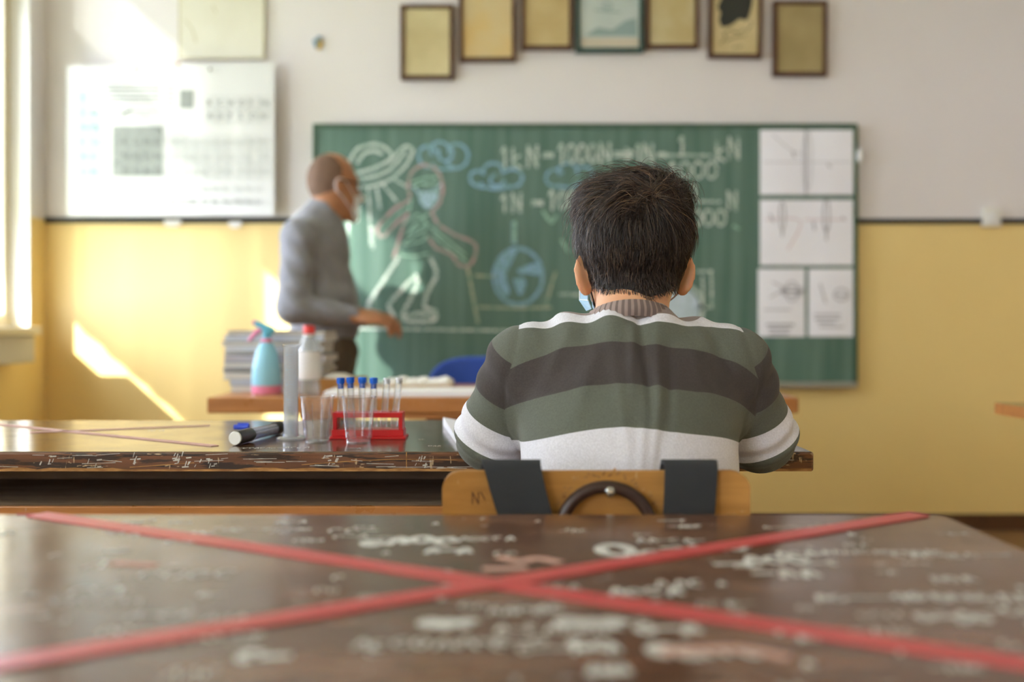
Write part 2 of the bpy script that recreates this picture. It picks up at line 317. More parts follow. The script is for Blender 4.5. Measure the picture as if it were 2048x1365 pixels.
# ---------------------------------------------------------------- signed-distance bodies (smooth organic forms)
def f_cap(a, b, ra, rb, sc=(1, 1, 1)):
    a = np.array(a, float); b = np.array(b, float); sc = np.array(sc, float); A = a/sc; B = b/sc; D = B-A; L2 = max(float(D@D), 1e-12); ms = float(sc.min())
    def fn(X, Y, Z):
        px = X/sc[0]-A[0]; py = Y/sc[1]-A[1]; pz = Z/sc[2]-A[2]
        t = np.clip((px*D[0]+py*D[1]+pz*D[2])/L2, 0, 1)
        return (np.sqrt((px-t*D[0])**2+(py-t*D[1])**2+(pz-t*D[2])**2)-(ra+(rb-ra)*t))*ms
    r = max(ra, rb)*sc; fn.lo = np.minimum(a-r, b-r); fn.hi = np.maximum(a+r, b+r); return fn
def f_ell(c, r, R=None):
    c = np.array(c, float); r = np.array(r, float); Rm = np.eye(3) if R is None else np.array(R, float)   # columns = local axes
    def fn(X, Y, Z):
        x = X-c[0]; y = Y-c[1]; z = Z-c[2]
        u = (Rm[0, 0]*x+Rm[1, 0]*y+Rm[2, 0]*z)/r[0]; v = (Rm[0, 1]*x+Rm[1, 1]*y+Rm[2, 1]*z)/r[1]; w = (Rm[0, 2]*x+Rm[1, 2]*y+Rm[2, 2]*z)/r[2]
        k0 = np.sqrt(u*u+v*v+w*w); k1 = np.sqrt((u/r[0])**2+(v/r[1])**2+(w/r[2])**2)
        return k0*(k0-1)/np.maximum(k1, 1e-9)
    m = np.sqrt((Rm**2)@(r**2)); fn.lo = c-m; fn.hi = c+m; return fn
def smin(a, b, k):
    h = np.clip(0.5+0.5*(b-a)/k, 0, 1); return b*(1-h)+a*h-k*h*(1-h)
def union_fn(fns, k):
    def fn(X, Y, Z):
        d = fns[0](X, Y, Z)
        for f in fns[1:]: d = smin(f(X, Y, Z), d, k)
        return d
    fn.lo = np.min([f.lo for f in fns], axis=0); fn.hi = np.max([f.hi for f in fns], axis=0); return fn
class Field:
    def __init__(s, lo, hi, h):
        s.o = np.array(lo, float); s.h = h; s.n = np.ceil((np.array(hi, float)-s.o)/h).astype(int)+1
        s.V = np.full(tuple(s.n), 0.5, np.float32); s.ax = [s.o[i]+h*np.arange(s.n[i]) for i in range(3)]
    def _sl(s, fn, m):
        i0 = np.clip(np.floor((fn.lo-m-s.o)/s.h).astype(int), 0, s.n-1); i1 = np.clip(np.ceil((fn.hi+m-s.o)/s.h).astype(int)+1, 1, s.n)
        sl = tuple(slice(int(a), int(b)) for a, b in zip(i0, i1)); x, y, z = (s.ax[i][sl[i]] for i in range(3))
        return sl, x[:, None, None], y[None, :, None], z[None, None, :]
    def add(s, fn, k=0.015):
        sl, x, y, z = s._sl(fn, k*1.2+0.012); d = fn(x, y, z).astype(np.float32); s.V[sl] = smin(d, s.V[sl], k); return s
    def sub(s, fn, k=0.006):
        sl, x, y, z = s._sl(fn, k*1.2+0.01); d = -fn(x, y, z).astype(np.float32); s.V[sl] = -smin(-d, -s.V[sl], k); return s
    def mesh(s):
        V = s.V; ins = V < 0; nx, ny, nz = V.shape
        cs = np.zeros((nx-1, ny-1, nz-1), np.int8)
        for dx in (0, 1):
            for dy in (0, 1):
                for dz in (0, 1): cs += ins[dx:nx-1+dx, dy:ny-1+dy, dz:nz-1+dz]
        act = (cs > 0) & (cs < 8); I = np.argwhere(act); idx = np.full(act.shape, -1, np.int64); idx[act] = np.arange(len(I))
        acc = np.zeros((len(I), 3)); cnt = np.zeros(len(I))
        cor = [(a, b, c) for a in (0, 1) for b in (0, 1) for c in (0, 1)]
        for p in cor:
            for ax in range(3):
                if p[ax]: continue
                q = list(p); q[ax] = 1
                va = V[I[:, 0]+p[0], I[:, 1]+p[1], I[:, 2]+p[2]].astype(float); vb = V[I[:, 0]+q[0], I[:, 1]+q[1], I[:, 2]+q[2]].astype(float)
                m = (va < 0) != (vb < 0); t = np.where(m, va/np.where(m, va-vb, 1), 0)
                pos = np.array(p, float)[None, :].repeat(len(I), 0); pos[:, ax] += t; acc[m] += pos[m]; cnt[m] += 1
        vs = s.o+(I+acc/cnt[:, None])*s.h; quads = []
        for ax in range(3):
            a = [slice(None)]*3; b = [slice(None)]*3; a[ax] = slice(0, -1); b[ax] = slice(1, None)
            e = ins[tuple(a)] != ins[tuple(b)]; E = np.argwhere(e); o1, o2 = [i for i in range(3) if i != ax]
            ok = (E[:, o1] > 0) & (E[:, o2] > 0) & (E[:, o1] < V.shape[o1]-1) & (E[:, o2] < V.shape[o2]-1); E = E[ok]
            flip = ins[E[:, 0], E[:, 1], E[:, 2]]
            def cell(d1, d2):
                c = E.copy(); c[:, o1] += d1; c[:, o2] += d2; return idx[c[:, 0], c[:, 1], c[:, 2]]
            q = np.stack([cell(-1, -1), cell(0, -1), cell(0, 0), cell(-1, 0)], 1)
            if ax == 1: flip = ~flip
            q[~flip] = q[~flip][:, ::-1]; quads.append(q)
        return vs, np.concatenate(quads)
def np_mesh(name, vs, quads, mat, parent=None, smooth=True, attrs=None):
    me = bpy.data.meshes.new(name); nv, nf = len(vs), len(quads); k = quads.shape[1]
    me.vertices.add(nv); me.vertices.foreach_set('co', np.ascontiguousarray(vs, dtype=np.float32).ravel())
    me.loops.add(nf*k); me.loops.foreach_set('vertex_index', np.ascontiguousarray(quads, dtype=np.int32).ravel())
    me.polygons.add(nf); me.polygons.foreach_set('loop_start', np.arange(0, nf*k, k, dtype=np.int32))
    me.polygons.foreach_set('use_smooth', np.full(nf, bool(smooth)))
    for m in (mat if isinstance(mat, (list, tuple)) else [mat]): me.materials.append(MATS[m] if isinstance(m, str) else m)
    me.update(calc_edges=True); me.validate()
    for an, av in (attrs or {}).items():
        at = me.attributes.new(an, 'FLOAT', 'POINT'); at.data.foreach_set('value', np.ascontiguousarray(av, dtype=np.float32))
    o = bpy.data.objects.new(name, me); COL.objects.link(o)
    if parent is not None: o.parent = parent; o.matrix_parent_inverse = parent_inv(parent)
    return o
def relax(vs, quads, it=2, lam=0.5):
    e = np.concatenate([quads[:, [0, 1]], quads[:, [1, 2]], quads[:, [2, 3]], quads[:, [3, 0]]]); 
    for _ in range(it):
        acc = np.zeros_like(vs); c = np.zeros(len(vs))
        np.add.at(acc, e[:, 0], vs[e[:, 1]]); np.add.at(acc, e[:, 1], vs[e[:, 0]]); np.add.at(c, e[:, 0], 1); np.add.at(c, e[:, 1], 1)
        vs = vs+(acc/c[:, None]-vs)*lam
    return vs
def f_hand(wrist, fwd, up, side, sc=1.0, curl=0.5):
    """palm, four jointed fingers, thumb; side = +1 puts the thumb on the right of fwd. Returns a list of (fn, k)"""
    w = Vector(wrist); f = Vector(fwd).normalized(); u = Vector(up); u = (u-f*u.dot(f)).normalized(); r = f.cross(u).normalized()*side; out = []
    pal = w+f*0.045*sc
    R = np.array([list(f), list(r), list(u)]).T
    out.append((f_ell(pal, (0.052*sc, 0.042*sc, 0.017*sc), R), 0.012)); out.append((f_cap(w-f*0.03, w+f*0.02, 0.024*sc, 0.022*sc), 0.015))
    for i, (off, ln, rad) in enumerate(((0.030, 0.072, 0.0088), (0.010, 0.080, 0.0092), (-0.010, 0.074, 0.0088), (-0.029, 0.058, 0.0076))):
        p = w+f*0.080*sc+r*off*sc; d = f.copy(); a = 0.0
        for k, s_ in enumerate((0.45, 0.32, 0.23)):
            a += curl*(0.55, 0.75, 0.5)[k]; d = (f*math.cos(a)-u*math.sin(a)).normalized(); q = p+d*ln*s_*sc
            out.append((f_cap(p, q, rad*sc*(1-0.08*k), rad*sc*(0.92-0.08*k)), 0.003)); p = q
    p = w+f*0.030*sc+r*0.032*sc-u*0.004*sc; q = p+(f*0.65+r*0.65-u*0.25).normalized()*0.036*sc; t = q+(f*0.95+r*0.15-u*0.35).normalized()*0.030*sc
    out.append((f_cap(p, q, 0.013*sc, 0.0105*sc), 0.008)); out.append((f_cap(q, t, 0.0105*sc, 0.0085*sc), 0.003)); return out
def tubes_np(pts, rad, sides=3):
    """pts (N,K,3), rad (N,K) -> verts, quads of N thin tubes"""
    n, k, _ = pts.shape; t = np.empty_like(pts); t[:, 1:-1] = pts[:, 2:]-pts[:, :-2]; t[:, 0] = pts[:, 1]-pts[:, 0]; t[:, -1] = pts[:, -1]-pts[:, -2]
    t /= np.maximum(np.linalg.norm(t, axis=2, keepdims=True), 1e-9); ref = np.where(np.abs(t[..., 2:3]) < 0.8, np.array([0, 0, 1.0]), np.array([1.0, 0, 0]))
    u = np.cross(t, ref); u /= np.maximum(np.linalg.norm(u, axis=2, keepdims=True), 1e-9); w = np.cross(t, u); rings = []
    for j in range(sides):
        a = 2*math.pi*j/sides; rings.append(pts+(u*math.cos(a)+w*math.sin(a))*rad[..., None])
    V = np.stack(rings, 2).reshape(-1, 3); i = np.arange(n)[:, None, None]*k*sides+np.arange(k-1)[None, :, None]*sides; j = np.arange(sides)[None, None, :]; j2 = (j+1) % sides
    q = np.stack([i+j, i+j2, i+sides+j2, i+sides+j], -1).reshape(-1, 4); return V, q
# ---------------------------------------------------------------- the room
tag(MB().box((XL-WALLT, YR-0.2, -0.10), (XR+0.2, YB+0.2, 0)).build('floor', 'floor'), kind='structure')
tag(MB().box((XL-WALLT, YR-0.2, ZC), (XR+0.2, YB+0.2, ZC+0.15)).build('ceiling', 'ceiling'), kind='structure')
tag(MB().box((XL-WALLT, YB, 0), (XR+0.2, YB+0.2, ZC)).build('wall_back', 'wall'), kind='structure')
tag(MB().box((XR, YR, 0), (XR+0.2, YB, ZC)).build('wall_right', 'wall'), kind='structure')
tag(MB().box((XL-WALLT, YR-0.2, 0), (XR+0.2, YR, ZC)).build('wall_rear', 'wall'), kind='structure')
mb = MB(); mb.box((XL-WALLT, YR, 0), (XL, YB, WZ0)); mb.box((XL-WALLT, YR, max(WZH)), (XL, YB, ZC))
edges = [YR]+[v for w in sorted(WINS) for v in w]+[YB]
for a, b in zip(edges[0::2], edges[1::2]): mb.box((XL-WALLT, a, WZ0), (XL, b, max(WZH)))
for (a, b), h in zip(WINS, WZH):
    if h < max(WZH): mb.box((XL-WALLT, a, h), (XL, b, max(WZH)))
tag(mb.build('wall_left', 'wall'), kind='structure')
tag(MB().box((XL+0.001, YB-0.012, 1.361), (-0.885, YB+0.001, 1.386)).build('trim_1', 'black_trim'), kind='structure')
tag(MB().box((1.535, YB-0.012, 1.358), (XR-0.001, YB+0.001, 1.381)).build('trim_2', 'black_trim'), kind='structure')
tag(MB().box((XL+0.12, YB-0.015, 0.0), (XR-0.001, YB+0.001, 0.07), bevel=0.003).build('baseboard_back', 'frame_brown'), kind='structure')
XF = XL-0.083                                  # inner face of the window frames
for wi, (a, b) in enumerate(WINS):
    WZ1 = WZH[wi]
    w = thing('window_%d' % (wi+1), (XF, (a+b)/2, WZ0), None, None); w['kind'] = 'structure'
    fr = MB(); t = 0.055; xo, xi = XF-0.06, XF
    nm = 2 if wi else 1
    fr.box((xo, a, WZ0), (xi, a+t, WZ1)); fr.box((xo, b-t, WZ0), (xi, b, WZ1)); fr.box((xo, a+t, WZ0), (xi, b-t, WZ0+t)); fr.box((xo, a+t, WZ1-t), (xi, b-t, WZ1))
    mul = [a+(b-a)*(i+1)/(nm+1) for i in range(nm)] if wi else [2.66, 3.20]
    for y in mul: fr.box((xo, y-t/2, WZ0+t), (xi, y+t/2, WZ1-t))
    ys = [a+t]+[v for y in mul for v in (y-t/2, y+t/2)]+[b-t]
    for y0, y1 in zip(ys[0::2], ys[1::2]):
        fr.box((xo, y0, WZ1-0.61), (xi, y1, WZ1-0.54))
    fr.build('window_frame', 'cream_paint', w)
    for y0, y1 in zip(ys[0::2], ys[1::2]):
        for z0, z1 in ((WZ0+t, WZ1-0.61), (WZ1-0.54, WZ1-t)): MB().box((xo+0.028, y0-0.004, z0-0.004), (xo+0.032, y1+0.004, z1+0.004)).build('pane', 'pane', w)
    rv = MB(); rv.box((XF, b-0.006, WZ0), (XL+0.002, b+0.004, WZ1)); rv.box((XF, a-0.004, WZ0), (XL+0.002, a+0.006, WZ1)); rv.box((XF, a, WZ1-0.006), (XL+0.002, b, WZ1+0.004)); rv.build('reveal', 'white_paint', w)
    MB().box((XL-WALLT, b-0.006, WZ0), (XF-0.061, b+0.004, WZ1)).build('dark_glass_liner', 'dark_glass_tone', w)  # added dark lining in place of dark glass; dims the sunlit jamb
    e = min(b, 4.12)
    MB().box((XF, a-0.05, WZ0-0.032), (XL+0.125, e, WZ0+0.001), bevel=0.004).build('window_sill', 'cream_paint', w)
    MB().box((XL+0.001, a-0.02, WZ0-0.145), (XL+0.10, e-0.01, WZ0-0.033), bevel=0.004).build('sill_box', 'sill_grey', w)
tag(MB().box((XL-WALLT-9, -40, -0.9), (XL-WALLT-0.3, 60, -0.8)).build('ground', 'outside_ground'), kind='structure')
# unseen screen, curtains and blind added to filter and block the window light
def curtain(y0, y1, z0, z1, label, amp=0.018, nf=9, x=XL-0.035, mat='sheer'):
    c = thing('sun_filter_curtain', (x, (y0+y1)/2, z0), label, 'curtain'); n = nf*10
    mb = MB(); vs = []
    for i in range(n+1):
        y = y0+(y1-y0)*i/n; dx = amp*math.sin(i/10*2*math.pi)+0.4*amp*math.sin(i*0.37)
        vs += [(x+dx, y, z0), (x+dx, y, z1)]
    mb.add(vs, [(2*i, 2*i+2, 2*i+3, 2*i+1) for i in range(n)]); mb.build('curtain_cloth', mat, c, smooth=60)
    MB().tube([(x, y0-0.03, z1+0.005), (x, y1-0.005, z1+0.005)], 0.008).build('curtain_rod', 'white_paint', c)
curtain(2.80, 3.945, 1.32, 3.12, 'white net sun screen hung outside the window nearest the blackboard', amp=0.006, x=XL-WALLT-0.02)  # added net, kept outside so it dims and streaks the sun unseen
curtain(1.88, 2.62, 0.92, 2.93, 'narrow white sheer curtain beside the roller blind', nf=7, mat='sheer_open')  # added sheer that cuts sky and sun from the open bay
curtain(-1.18, 1.33, 0.92, 2.60, 'white curtain drawn across the middle window', nf=20, mat='sheer_white')  # added curtain keeps direct sun off the near desks
rb = thing('sun_block_blind', (XL-0.05, 2.92, 2.92), 'beige roller blind pulled partly down beside the sheer curtain', 'blind')  # added out of view to cut the top of the sun patch
MB().box((XL-0.061, 2.66, 2.10), (XL-0.058, 3.16, 2.92)).build('blind_cloth', 'blind', rb); MB().tube([(XL-0.06, 2.65, 2.92), (XL-0.06, 3.165, 2.92)], 0.02, 14).build('roller', 'white_paint', rb, smooth=True)
MB().box((XL-0.066, 2.66, 2.085), (XL-0.053, 3.16, 2.105)).build('bottom_bar', 'white_paint', rb)

# ---------------------------------------------------------------- lettering helper (built-in font -> flat mesh)
_txt = {}
def text_verts(s):
    if s not in _txt:
        cu = bpy.data.curves.new('t', 'FONT'); cu.body = s; cu.size = 1.0; cu.resolution_u = 2; ob = bpy.data.objects.new('t', cu); COL.objects.link(ob)
        dg = bpy.context.evaluated_depsgraph_get(); me = ob.evaluated_get(dg).to_mesh(); _txt[s] = ([tuple(v.co[:2]) for v in me.vertices], [tuple(p.vertices) for p in me.polygons])
        ob.evaluated_get(dg).to_mesh_clear(); bpy.data.objects.remove(ob); bpy.data.curves.remove(cu)
    return _txt[s]
def put_text(mb, s, to3d, x, y, size, lift=0.0015, mi=0):
    """x, y in picture-plane units (y down)"""
    vs, fs = text_verts(s)
    if vs: mb.add([to3d(Vector((x+v[0]*size, y-v[1]*size)), lift) for v in vs], fs, mi)

# ---------------------------------------------------------------- blackboard with chalk work
BD = 4.375
def on_board(p, lift): v = P(p[0], p[1], BD); v.y -= lift; return v
def rect_box(px0, py0, px1, py1, d0, d1, mb=None, **k):
    a = P(px0, py1, d0); b = P(px1, py0, d0); mb = mb or MB(); return mb.box((a.x, d0, a.z), (b.x, d1, b.z), **k)
board = thing('blackboard', P(1170, 775, BD), 'long green blackboard covered in chalk drawings and formulas', 'blackboard')
rect_box(632, 254, 1708, 766, BD, YB-0.003).build('board_panel', 'board_green', board)
fr = MB(); rect_box(625, 247, 1716, 255, BD-0.008, YB-0.003, fr, bevel=0.002); rect_box(625, 255, 633, 766, BD-0.008, YB-0.003, fr, bevel=0.002); rect_box(1707, 255, 1716, 766, BD-0.008, YB-0.003, fr, bevel=0.002); fr.build('board_frame', 'board_frame', board)
rect_box(625, 765, 1716, 776, BD-0.03, YB-0.003, bevel=0.003).build('chalk_ledge', 'aluminium', board)
def z4(l): return [(620+x/2.968, 240+y/2.968) for x, y in l]
def z5(l): return [(980+x/2.437, 240+y/2.437) for x, y in l]
def chalk(name, lines, mat, w, fills=(), zz=z4, lift=0.0015):
    mb = MB(); strokes(mb, [zz(l) for l in lines], on_board, w, lift)
    for f in fills: fillpoly(mb, zz(f), on_board, lift*0.6+random.random()*3e-4)
    return mb.build(name, mat, board)
chalk('chalk_flying_saucer', [[(235, 245), (285, 170), (370, 145), (440, 160), (488, 215), (475, 245)], [(285, 250), (330, 195), (390, 185), (430, 205)], [(260, 320), (340, 300), (430, 265), (500, 215), (560, 160), (605, 165), (608, 195), (575, 260), (515, 325), (440, 372), (350, 395), (270, 395)], [(300, 352), (400, 330), (480, 290), (540, 225), (565, 190)], [(255, 330), (262, 365), (275, 390)]], 'chalk_white', 6.5)
chalk('chalk_light_beams', [[(292, 415), (282, 600)], [(345, 418), (355, 580), (360, 740)], [(398, 412), (415, 520)], [(437, 388), (512, 482)], [(490, 345), (575, 398)], [(232, 590), (226, 690)], [(372, 640), (374, 760)]], 'chalk_white', 5)
chalk('chalk_cloud', [circ(700, 215, 55, 60, a0=60, a1=330), circ(770, 180, 55, 48, a0=150, a1=380), circ(870, 215, 68, 72, a0=-130, a1=150), [(690, 275), (760, 290), (850, 290)], circ(805, 200, 40, 45, a0=-40, a1=200)], 'chalk_blue', 6)
chalk('chalk_cloud', [circ(995, 345, 45, 42, a0=60, a1=320), circ(1085, 305, 58, 48, a0=160, a1=370), circ(1200, 345, 60, 52, a0=-130, a1=120), [(985, 390), (1090, 410), (1190, 398)], circ(1110, 360, 40, 35, a0=0, a1=250)], 'chalk_blue', 6)
chalk('chalk_cloud', [circ(1455, 345, 55, 50, a0=60, a1=320), circ(1530, 305, 55, 48, a0=160, a1=370), circ(1620, 330, 60, 52, a0=-130, a1=120), [(1430, 390), (1530, 400), (1620, 385)]], 'chalk_blue', 5)
chalk('chalk_figure_outline', [[(592, 450), (582, 390), (600, 320), (640, 280), (690, 268), (745, 292), (780, 350), (787, 430), (765, 500), (720, 545)], [(585, 480), (500, 530), (430, 600), (398, 655), (428, 695), (475, 655), (525, 600), (575, 565)], [(578, 555), (548, 650), (520, 740), (498, 815)], [(720, 545), (768, 625), (860, 680), (968, 728), (985, 785), (950, 862), (885, 862), (838, 800), (750, 760), (705, 705)]], 'chalk_pink', 6)
chalk('chalk_figure_lines', [[(610, 372), (680, 345), (750, 342)], [(600, 470), (590, 540)], [(530, 800), (610, 810), (700, 792)], [(560, 620), (640, 560), (690, 640), (600, 700), (560, 740), (660, 720), (690, 690)], [(720, 640), (820, 720), (920, 800)], [(740, 690), (830, 770), (930, 840)], [(440, 640), (520, 560), (580, 520)], [(700, 560), (640, 600), (590, 660)], [(620, 400), (660, 380), (700, 385), (750, 375)], [(580, 680), (640, 640), (700, 620)]], 'chalk_mint', 4)
chalk('chalk_face_mask', [[(610, 395), (640, 425)], [(762, 400), (780, 380)]], 'chalk_skyfill', 4, fills=[[(636, 418), (700, 425), (762, 402), (758, 462), (735, 505), (695, 525), (655, 492)]])
chalk('chalk_legs', [[(520, 822), (440, 950), (350, 1085)], [(350, 1085), (350, 1130), (410, 1145)], [(625, 925), (545, 1010), (470, 1100), (500, 1160)], [(642, 950), (600, 1060), (552, 1150), (565, 1190), (650, 1196), (738, 1188), (742, 1135), (680, 1110), (705, 1010), (752, 915), (715, 825)], [(570, 1165), (650, 1150), (720, 1160)]], 'chalk_white', 8)
chalk('chalk_staff', [[(935, 868), (960, 1010), (995, 1200)]], 'chalk_tan', 6)
chalk('chalk_globe', [circ(1235, 930, 150, 172, 20), circ(1235, 930, 140, 160, 20)], 'chalk_blue', 3.5, fills=[[(1100, 880), (1130, 800), (1190, 765), (1230, 775), (1195, 850), (1165, 930), (1185, 1020), (1160, 1050), (1115, 980)], [(1230, 890), (1300, 860), (1370, 855), (1388, 910), (1360, 925), (1290, 912), (1240, 912)], [(1205, 945), (1265, 940), (1280, 985), (1250, 1040), (1225, 1010)]])
chalk('chalk_stand', [[(985, 925), (1085, 930)], [(1005, 1112), (1200, 1118), (1430, 1115)], [(1455, 910), (1425, 1010), (1398, 1112)], [(1480, 1035), (1600, 1040)]], 'chalk_tan', 5)
chalk('chalk_dash', [[(1212, 620), (1212, 725)]], 'chalk_blue', 9)
chalk('chalk_ground_line', [[(300, 1240), (700, 1245), (1190, 1252), (1500, 1256)]], 'chalk_white', 5)
ONE = lambda x, y, h: [[(x, y+h*0.25), (x+h*0.16, y), (x+h*0.16, y+h)]]
ZERO = lambda x, y, h, w=0.42: [circ(x+h*w/2, y+h/2, h*w/2, h/2, 12)]
KAY = lambda x, y, h: [[(x, y), (x, y+h)], [(x+h*0.35, y+h*0.35), (x, y+h*0.65), (x+h*0.4, y+h)]]
ENN = lambda x, y, h: [[(x, y+h), (x, y)], [(x, y), (x+h*0.45, y+h)], [(x+h*0.45, y+h), (x+h*0.45, y)]]
EQ = lambda x, y, w: [[(x, y), (x+w, y)], [(x, y+14), (x+w, y+14)]]
T = []
def glyphs(*g):
    for k in g: chalk('chalk_character', k, 'chalk_white', 5.0, zz=z5)
glyphs(ONE(58, 135, 95), KAY(112, 140, 95), ENN(185, 130, 98), EQ(262, 165, 42))
glyphs(ONE(335, 118, 95), ZERO(378, 120, 88), ZERO(430, 120, 88), ZERO(482, 120, 88), ENN(540, 115, 95))
glyphs([[(612, 160), (680, 160)], [(612, 176), (680, 176)], [(665, 140), (698, 168), (665, 196)]], ONE(712, 120, 85), ENN(752, 118, 88), EQ(822, 165, 35))
glyphs(ONE(925, 82, 75), [[(850, 174), (960, 172), (1072, 174)]], ONE(880, 205, 82), ZERO(925, 205, 80, 0.6), ZERO(990, 205, 80, 0.6), ZERO(1056, 205, 80, 0.6))
glyphs(KAY(1105, 110, 90), ENN(1165, 88, 100))
glyphs(ONE(58, 365, 85), ENN(110, 362, 85), EQ(208, 398, 45), ONE(290, 345, 90), ZERO(335, 350, 85), ZERO(385, 350, 85))
glyphs(ONE(990, 308, 72), [[(985, 400), (1050, 398), (1118, 400)]], ZERO(985, 440, 75, 0.6), ZERO(1042, 440, 75, 0.6), ZERO(1102, 440, 75, 0.6), ENN(1160, 352, 85))
tag(chalk('chalk_smears', [[(260, 450), (300, 500), (320, 470)], [(350, 590), (380, 640)], [(1190, 520), (1210, 530)], [(120, 500), (118, 590)]], 'chalk_mint', 6, zz=z5), kind='stuff')
tag(chalk('chalk_box', [[(1012, 740), (1078, 738), ], [(1078, 738), (1080, 915)], [(1080, 915), (1040, 918)], [(1035, 770), (1038, 900)], [(340, 850), (430, 852)]], 'chalk_white', 5, zz=z5), kind='stuff')
chalk('chalk_moon_rim', [circ(930, 915, 108, 112, 18)], 'chalk_white', 8, zz=z5)
chalk('chalk_moon', [circ(925, 920, 90, 94, 16)], 'chalk_dense', 5, fills=[circ(920, 920, 95, 100, 16)[:-1]], zz=z5)['label'] = 'filled pale blue and white chalk circle'
# sheets fixed to the board
def sheet(px0, py0, px1, py1, label, prints, fold=False, tilt=0.0):
    d = BD-0.004; t = thing('paper_sheet', P((px0+px1)/2, py1, d), label, 'paper', 'paper sheets on the blackboard')
    mb = MB(); n = 8; vs = []
    for i in range(n+1):
        px = px0+(px1-px0)*i/n; bow = 0.004*math.sin(math.pi*((2*i/n) % 1.0 if fold else i/n))
        for py in (py0, py1):
            v = P(px+tilt*(py-py0), py, d); v.y -= bow; vs += [v, v+Vector((0, 0.0012, 0))]
    for i in range(n):
        a = 4*i; b = 4*i+4; mb.add([], [])
        mb.f += [(a, a+2, b+2, b), (a+1, b+1, b+3, a+3), (a, b, b+1, a+1), (a+2, a+3, b+3, b+2)]; mb.m += [0]*4
    mb.f += [(0, 1, 3, 2), (4*n, 4*n+2, 4*n+3, 4*n+1)]; mb.m += [0, 0]; mb.v = [tuple(v) for v in vs]
    mb.build('sheet', 'paper_white', t, smooth=50)
    for i, (lines, mat, w) in enumerate(prints):
        m2 = MB(); strokes(m2, lines, lambda p, l: P(p[0], p[1], d)-Vector((0, 0.0062, 0)), w); tag(m2.build('printed_lines', mat, t), kind='stuff')
    return t
sheet(1520, 260, 1708, 390, 'wide white sheet with a large lens diagram at the top of the blackboard', [([circ(1614, 322, 9, 58, 16), [(1525, 325), (1705, 325)], [(1545, 270), (1580, 300), (1614, 312)]], 'print_light', 1.6), ([[(1611, 262), (1611, 388)], [(1585, 305), (1588, 315)], [(1655, 330), (1660, 334)]], 'print_grey', 3)], True)
sheet(1520, 400, 1708, 531, 'wide white sheet with two small lens diagrams, middle row on the blackboard', [([circ(1564, 432, 5, 28, 12), circ(1652, 432, 6, 32, 12)], 'print_grey', 2.5), ([[(1564, 460), (1564, 472)], [(1652, 455), (1652, 480)], [(1540, 430), (1546, 444)], [(1626, 445), (1628, 460)], [(1684, 436), (1688, 440)]], 'print_grey', 3), ([[(1530, 440), (1600, 442), (1575, 500)], [(1610, 440), (1690, 440)]], 'print_pink', 2)], True)
sheet(1516, 538, 1610, 674, 'small white printed page with a dark flower sketch, lower left of the board sheets', [([circ(1583, 583, 12, 20, 10), circ(1583, 583, 20, 10, 10), [(1545, 565), (1565, 578), (1540, 595)], [(1528, 620), (1580, 620)]], 'print_light', 3), ([[(1534, 650), (1586, 650)], [(1538, 658), (1578, 658)], [(1565, 582), (1600, 584)], [(1540, 668), (1575, 668)]], 'print_grey', 4)])
sheet(1617, 538, 1711, 674, 'small white printed page with a pale round sketch, lower right of the board sheets', [([circ(1682, 590, 14, 12, 10), [(1640, 570), (1650, 605)], [(1630, 630), (1678, 630)], [(1640, 654), (1685, 654)]], 'print_light', 4), ([[(1630, 638), (1678, 638)], [(1672, 590), (1692, 592)], [(1636, 646), (1668, 646)]], 'print_grey', 3)])
hk = thing('wall_hook', P(1718, 312, 4.36), 'small white oval hook at the right edge of the blackboard', 'hook')
vs, q_ = (lambda f: f.mesh())(Field(P(1700, 345, 4.34)-Vector((0.01, 0.02, 0.01)), P(1735, 280, 4.38)+Vector((0.02, 0.03, 0.02)), 0.003).add(f_ell(P(1719, 312, 4.372), (0.014, 0.016, 0.034)))); np_mesh('hook_body', vs, q_, 'white_plastic', hk)
MB().tube([P(1719, 300, 4.372), P(1719, 300, YB)], 0.005).build('screw', 'steel', hk)

# ---------------------------------------------------------------- wall charts
CD = 4.365
pt = thing('periodic_table_chart', P(340, 432, CD), 'large white periodic table chart hanging on the left of the wall', 'chart')
mb = MB(); n = 14; vs = []
for i in range(n+1):
    u = i/n; px = 133+u*(548-133); top = 132-7*u; d = CD-0.012*math.sin(math.pi*u)-0.02*u
    vs += [P(px, top, d), P(px, 432, d), P(px, top, d)+Vector((0, 0.004, 0)), P(px, 432, d)+Vector((0, 0.004, 0))]
mb.v = [tuple(v) for v in vs]
for i in range(n):
    a, b = 4*i, 4*i+4; mb.f += [(a, a+1, b+1, b), (a+2, b+2, b+3, a+3), (a, b, b+2, a+2), (a+1, a+3, b+3, b+1)]
mb.f += [(0, 2, 3, 1), (4*n, 4*n+1, 4*n+3, 4*n+2)]; mb.m = [0]*len(mb.f); mb.build('chart_sheet', 'chart_cloth', pt, smooth=50)
def on_chart(p, lift):
    u = (p[0]-133)/(548-133); return P(p[0], p[1], CD-0.012*math.sin(math.pi*u)-0.02*u-lift-0.001)
def frect(mb, x0, y0, x1, y1, to, lift=0.0008, mi=0, nx=4):
    for i in range(nx):
        a, b = x0+(x1-x0)*i/nx, x0+(x1-x0)*(i+1)/nx; mb.add([to((a, y0), lift), to((b, y0), lift), to((b, y1), lift), to((a, y1), lift)], [(0, 1, 2, 3)], mi)
m1 = MB()
for x0, y0, x1, y1 in ((155, 180, 176, 356), (177, 222, 200, 356)): frect(m1, x0, y0, x1, y1, on_chart)
m1.build('blue_columns', 'chart_blue', pt)
m1 = MB(); frect(m1, 225, 252, 325, 352, on_chart); frect(m1, 360, 180, 387, 217, on_chart); m1.build('grey_blocks', 'chart_grey', pt)
PT = [(0, 0, 'H'), (0, 1, 'Li'), (1, 1, 'Be'), (0, 2, 'Na'), (1, 2, 'Mg')]
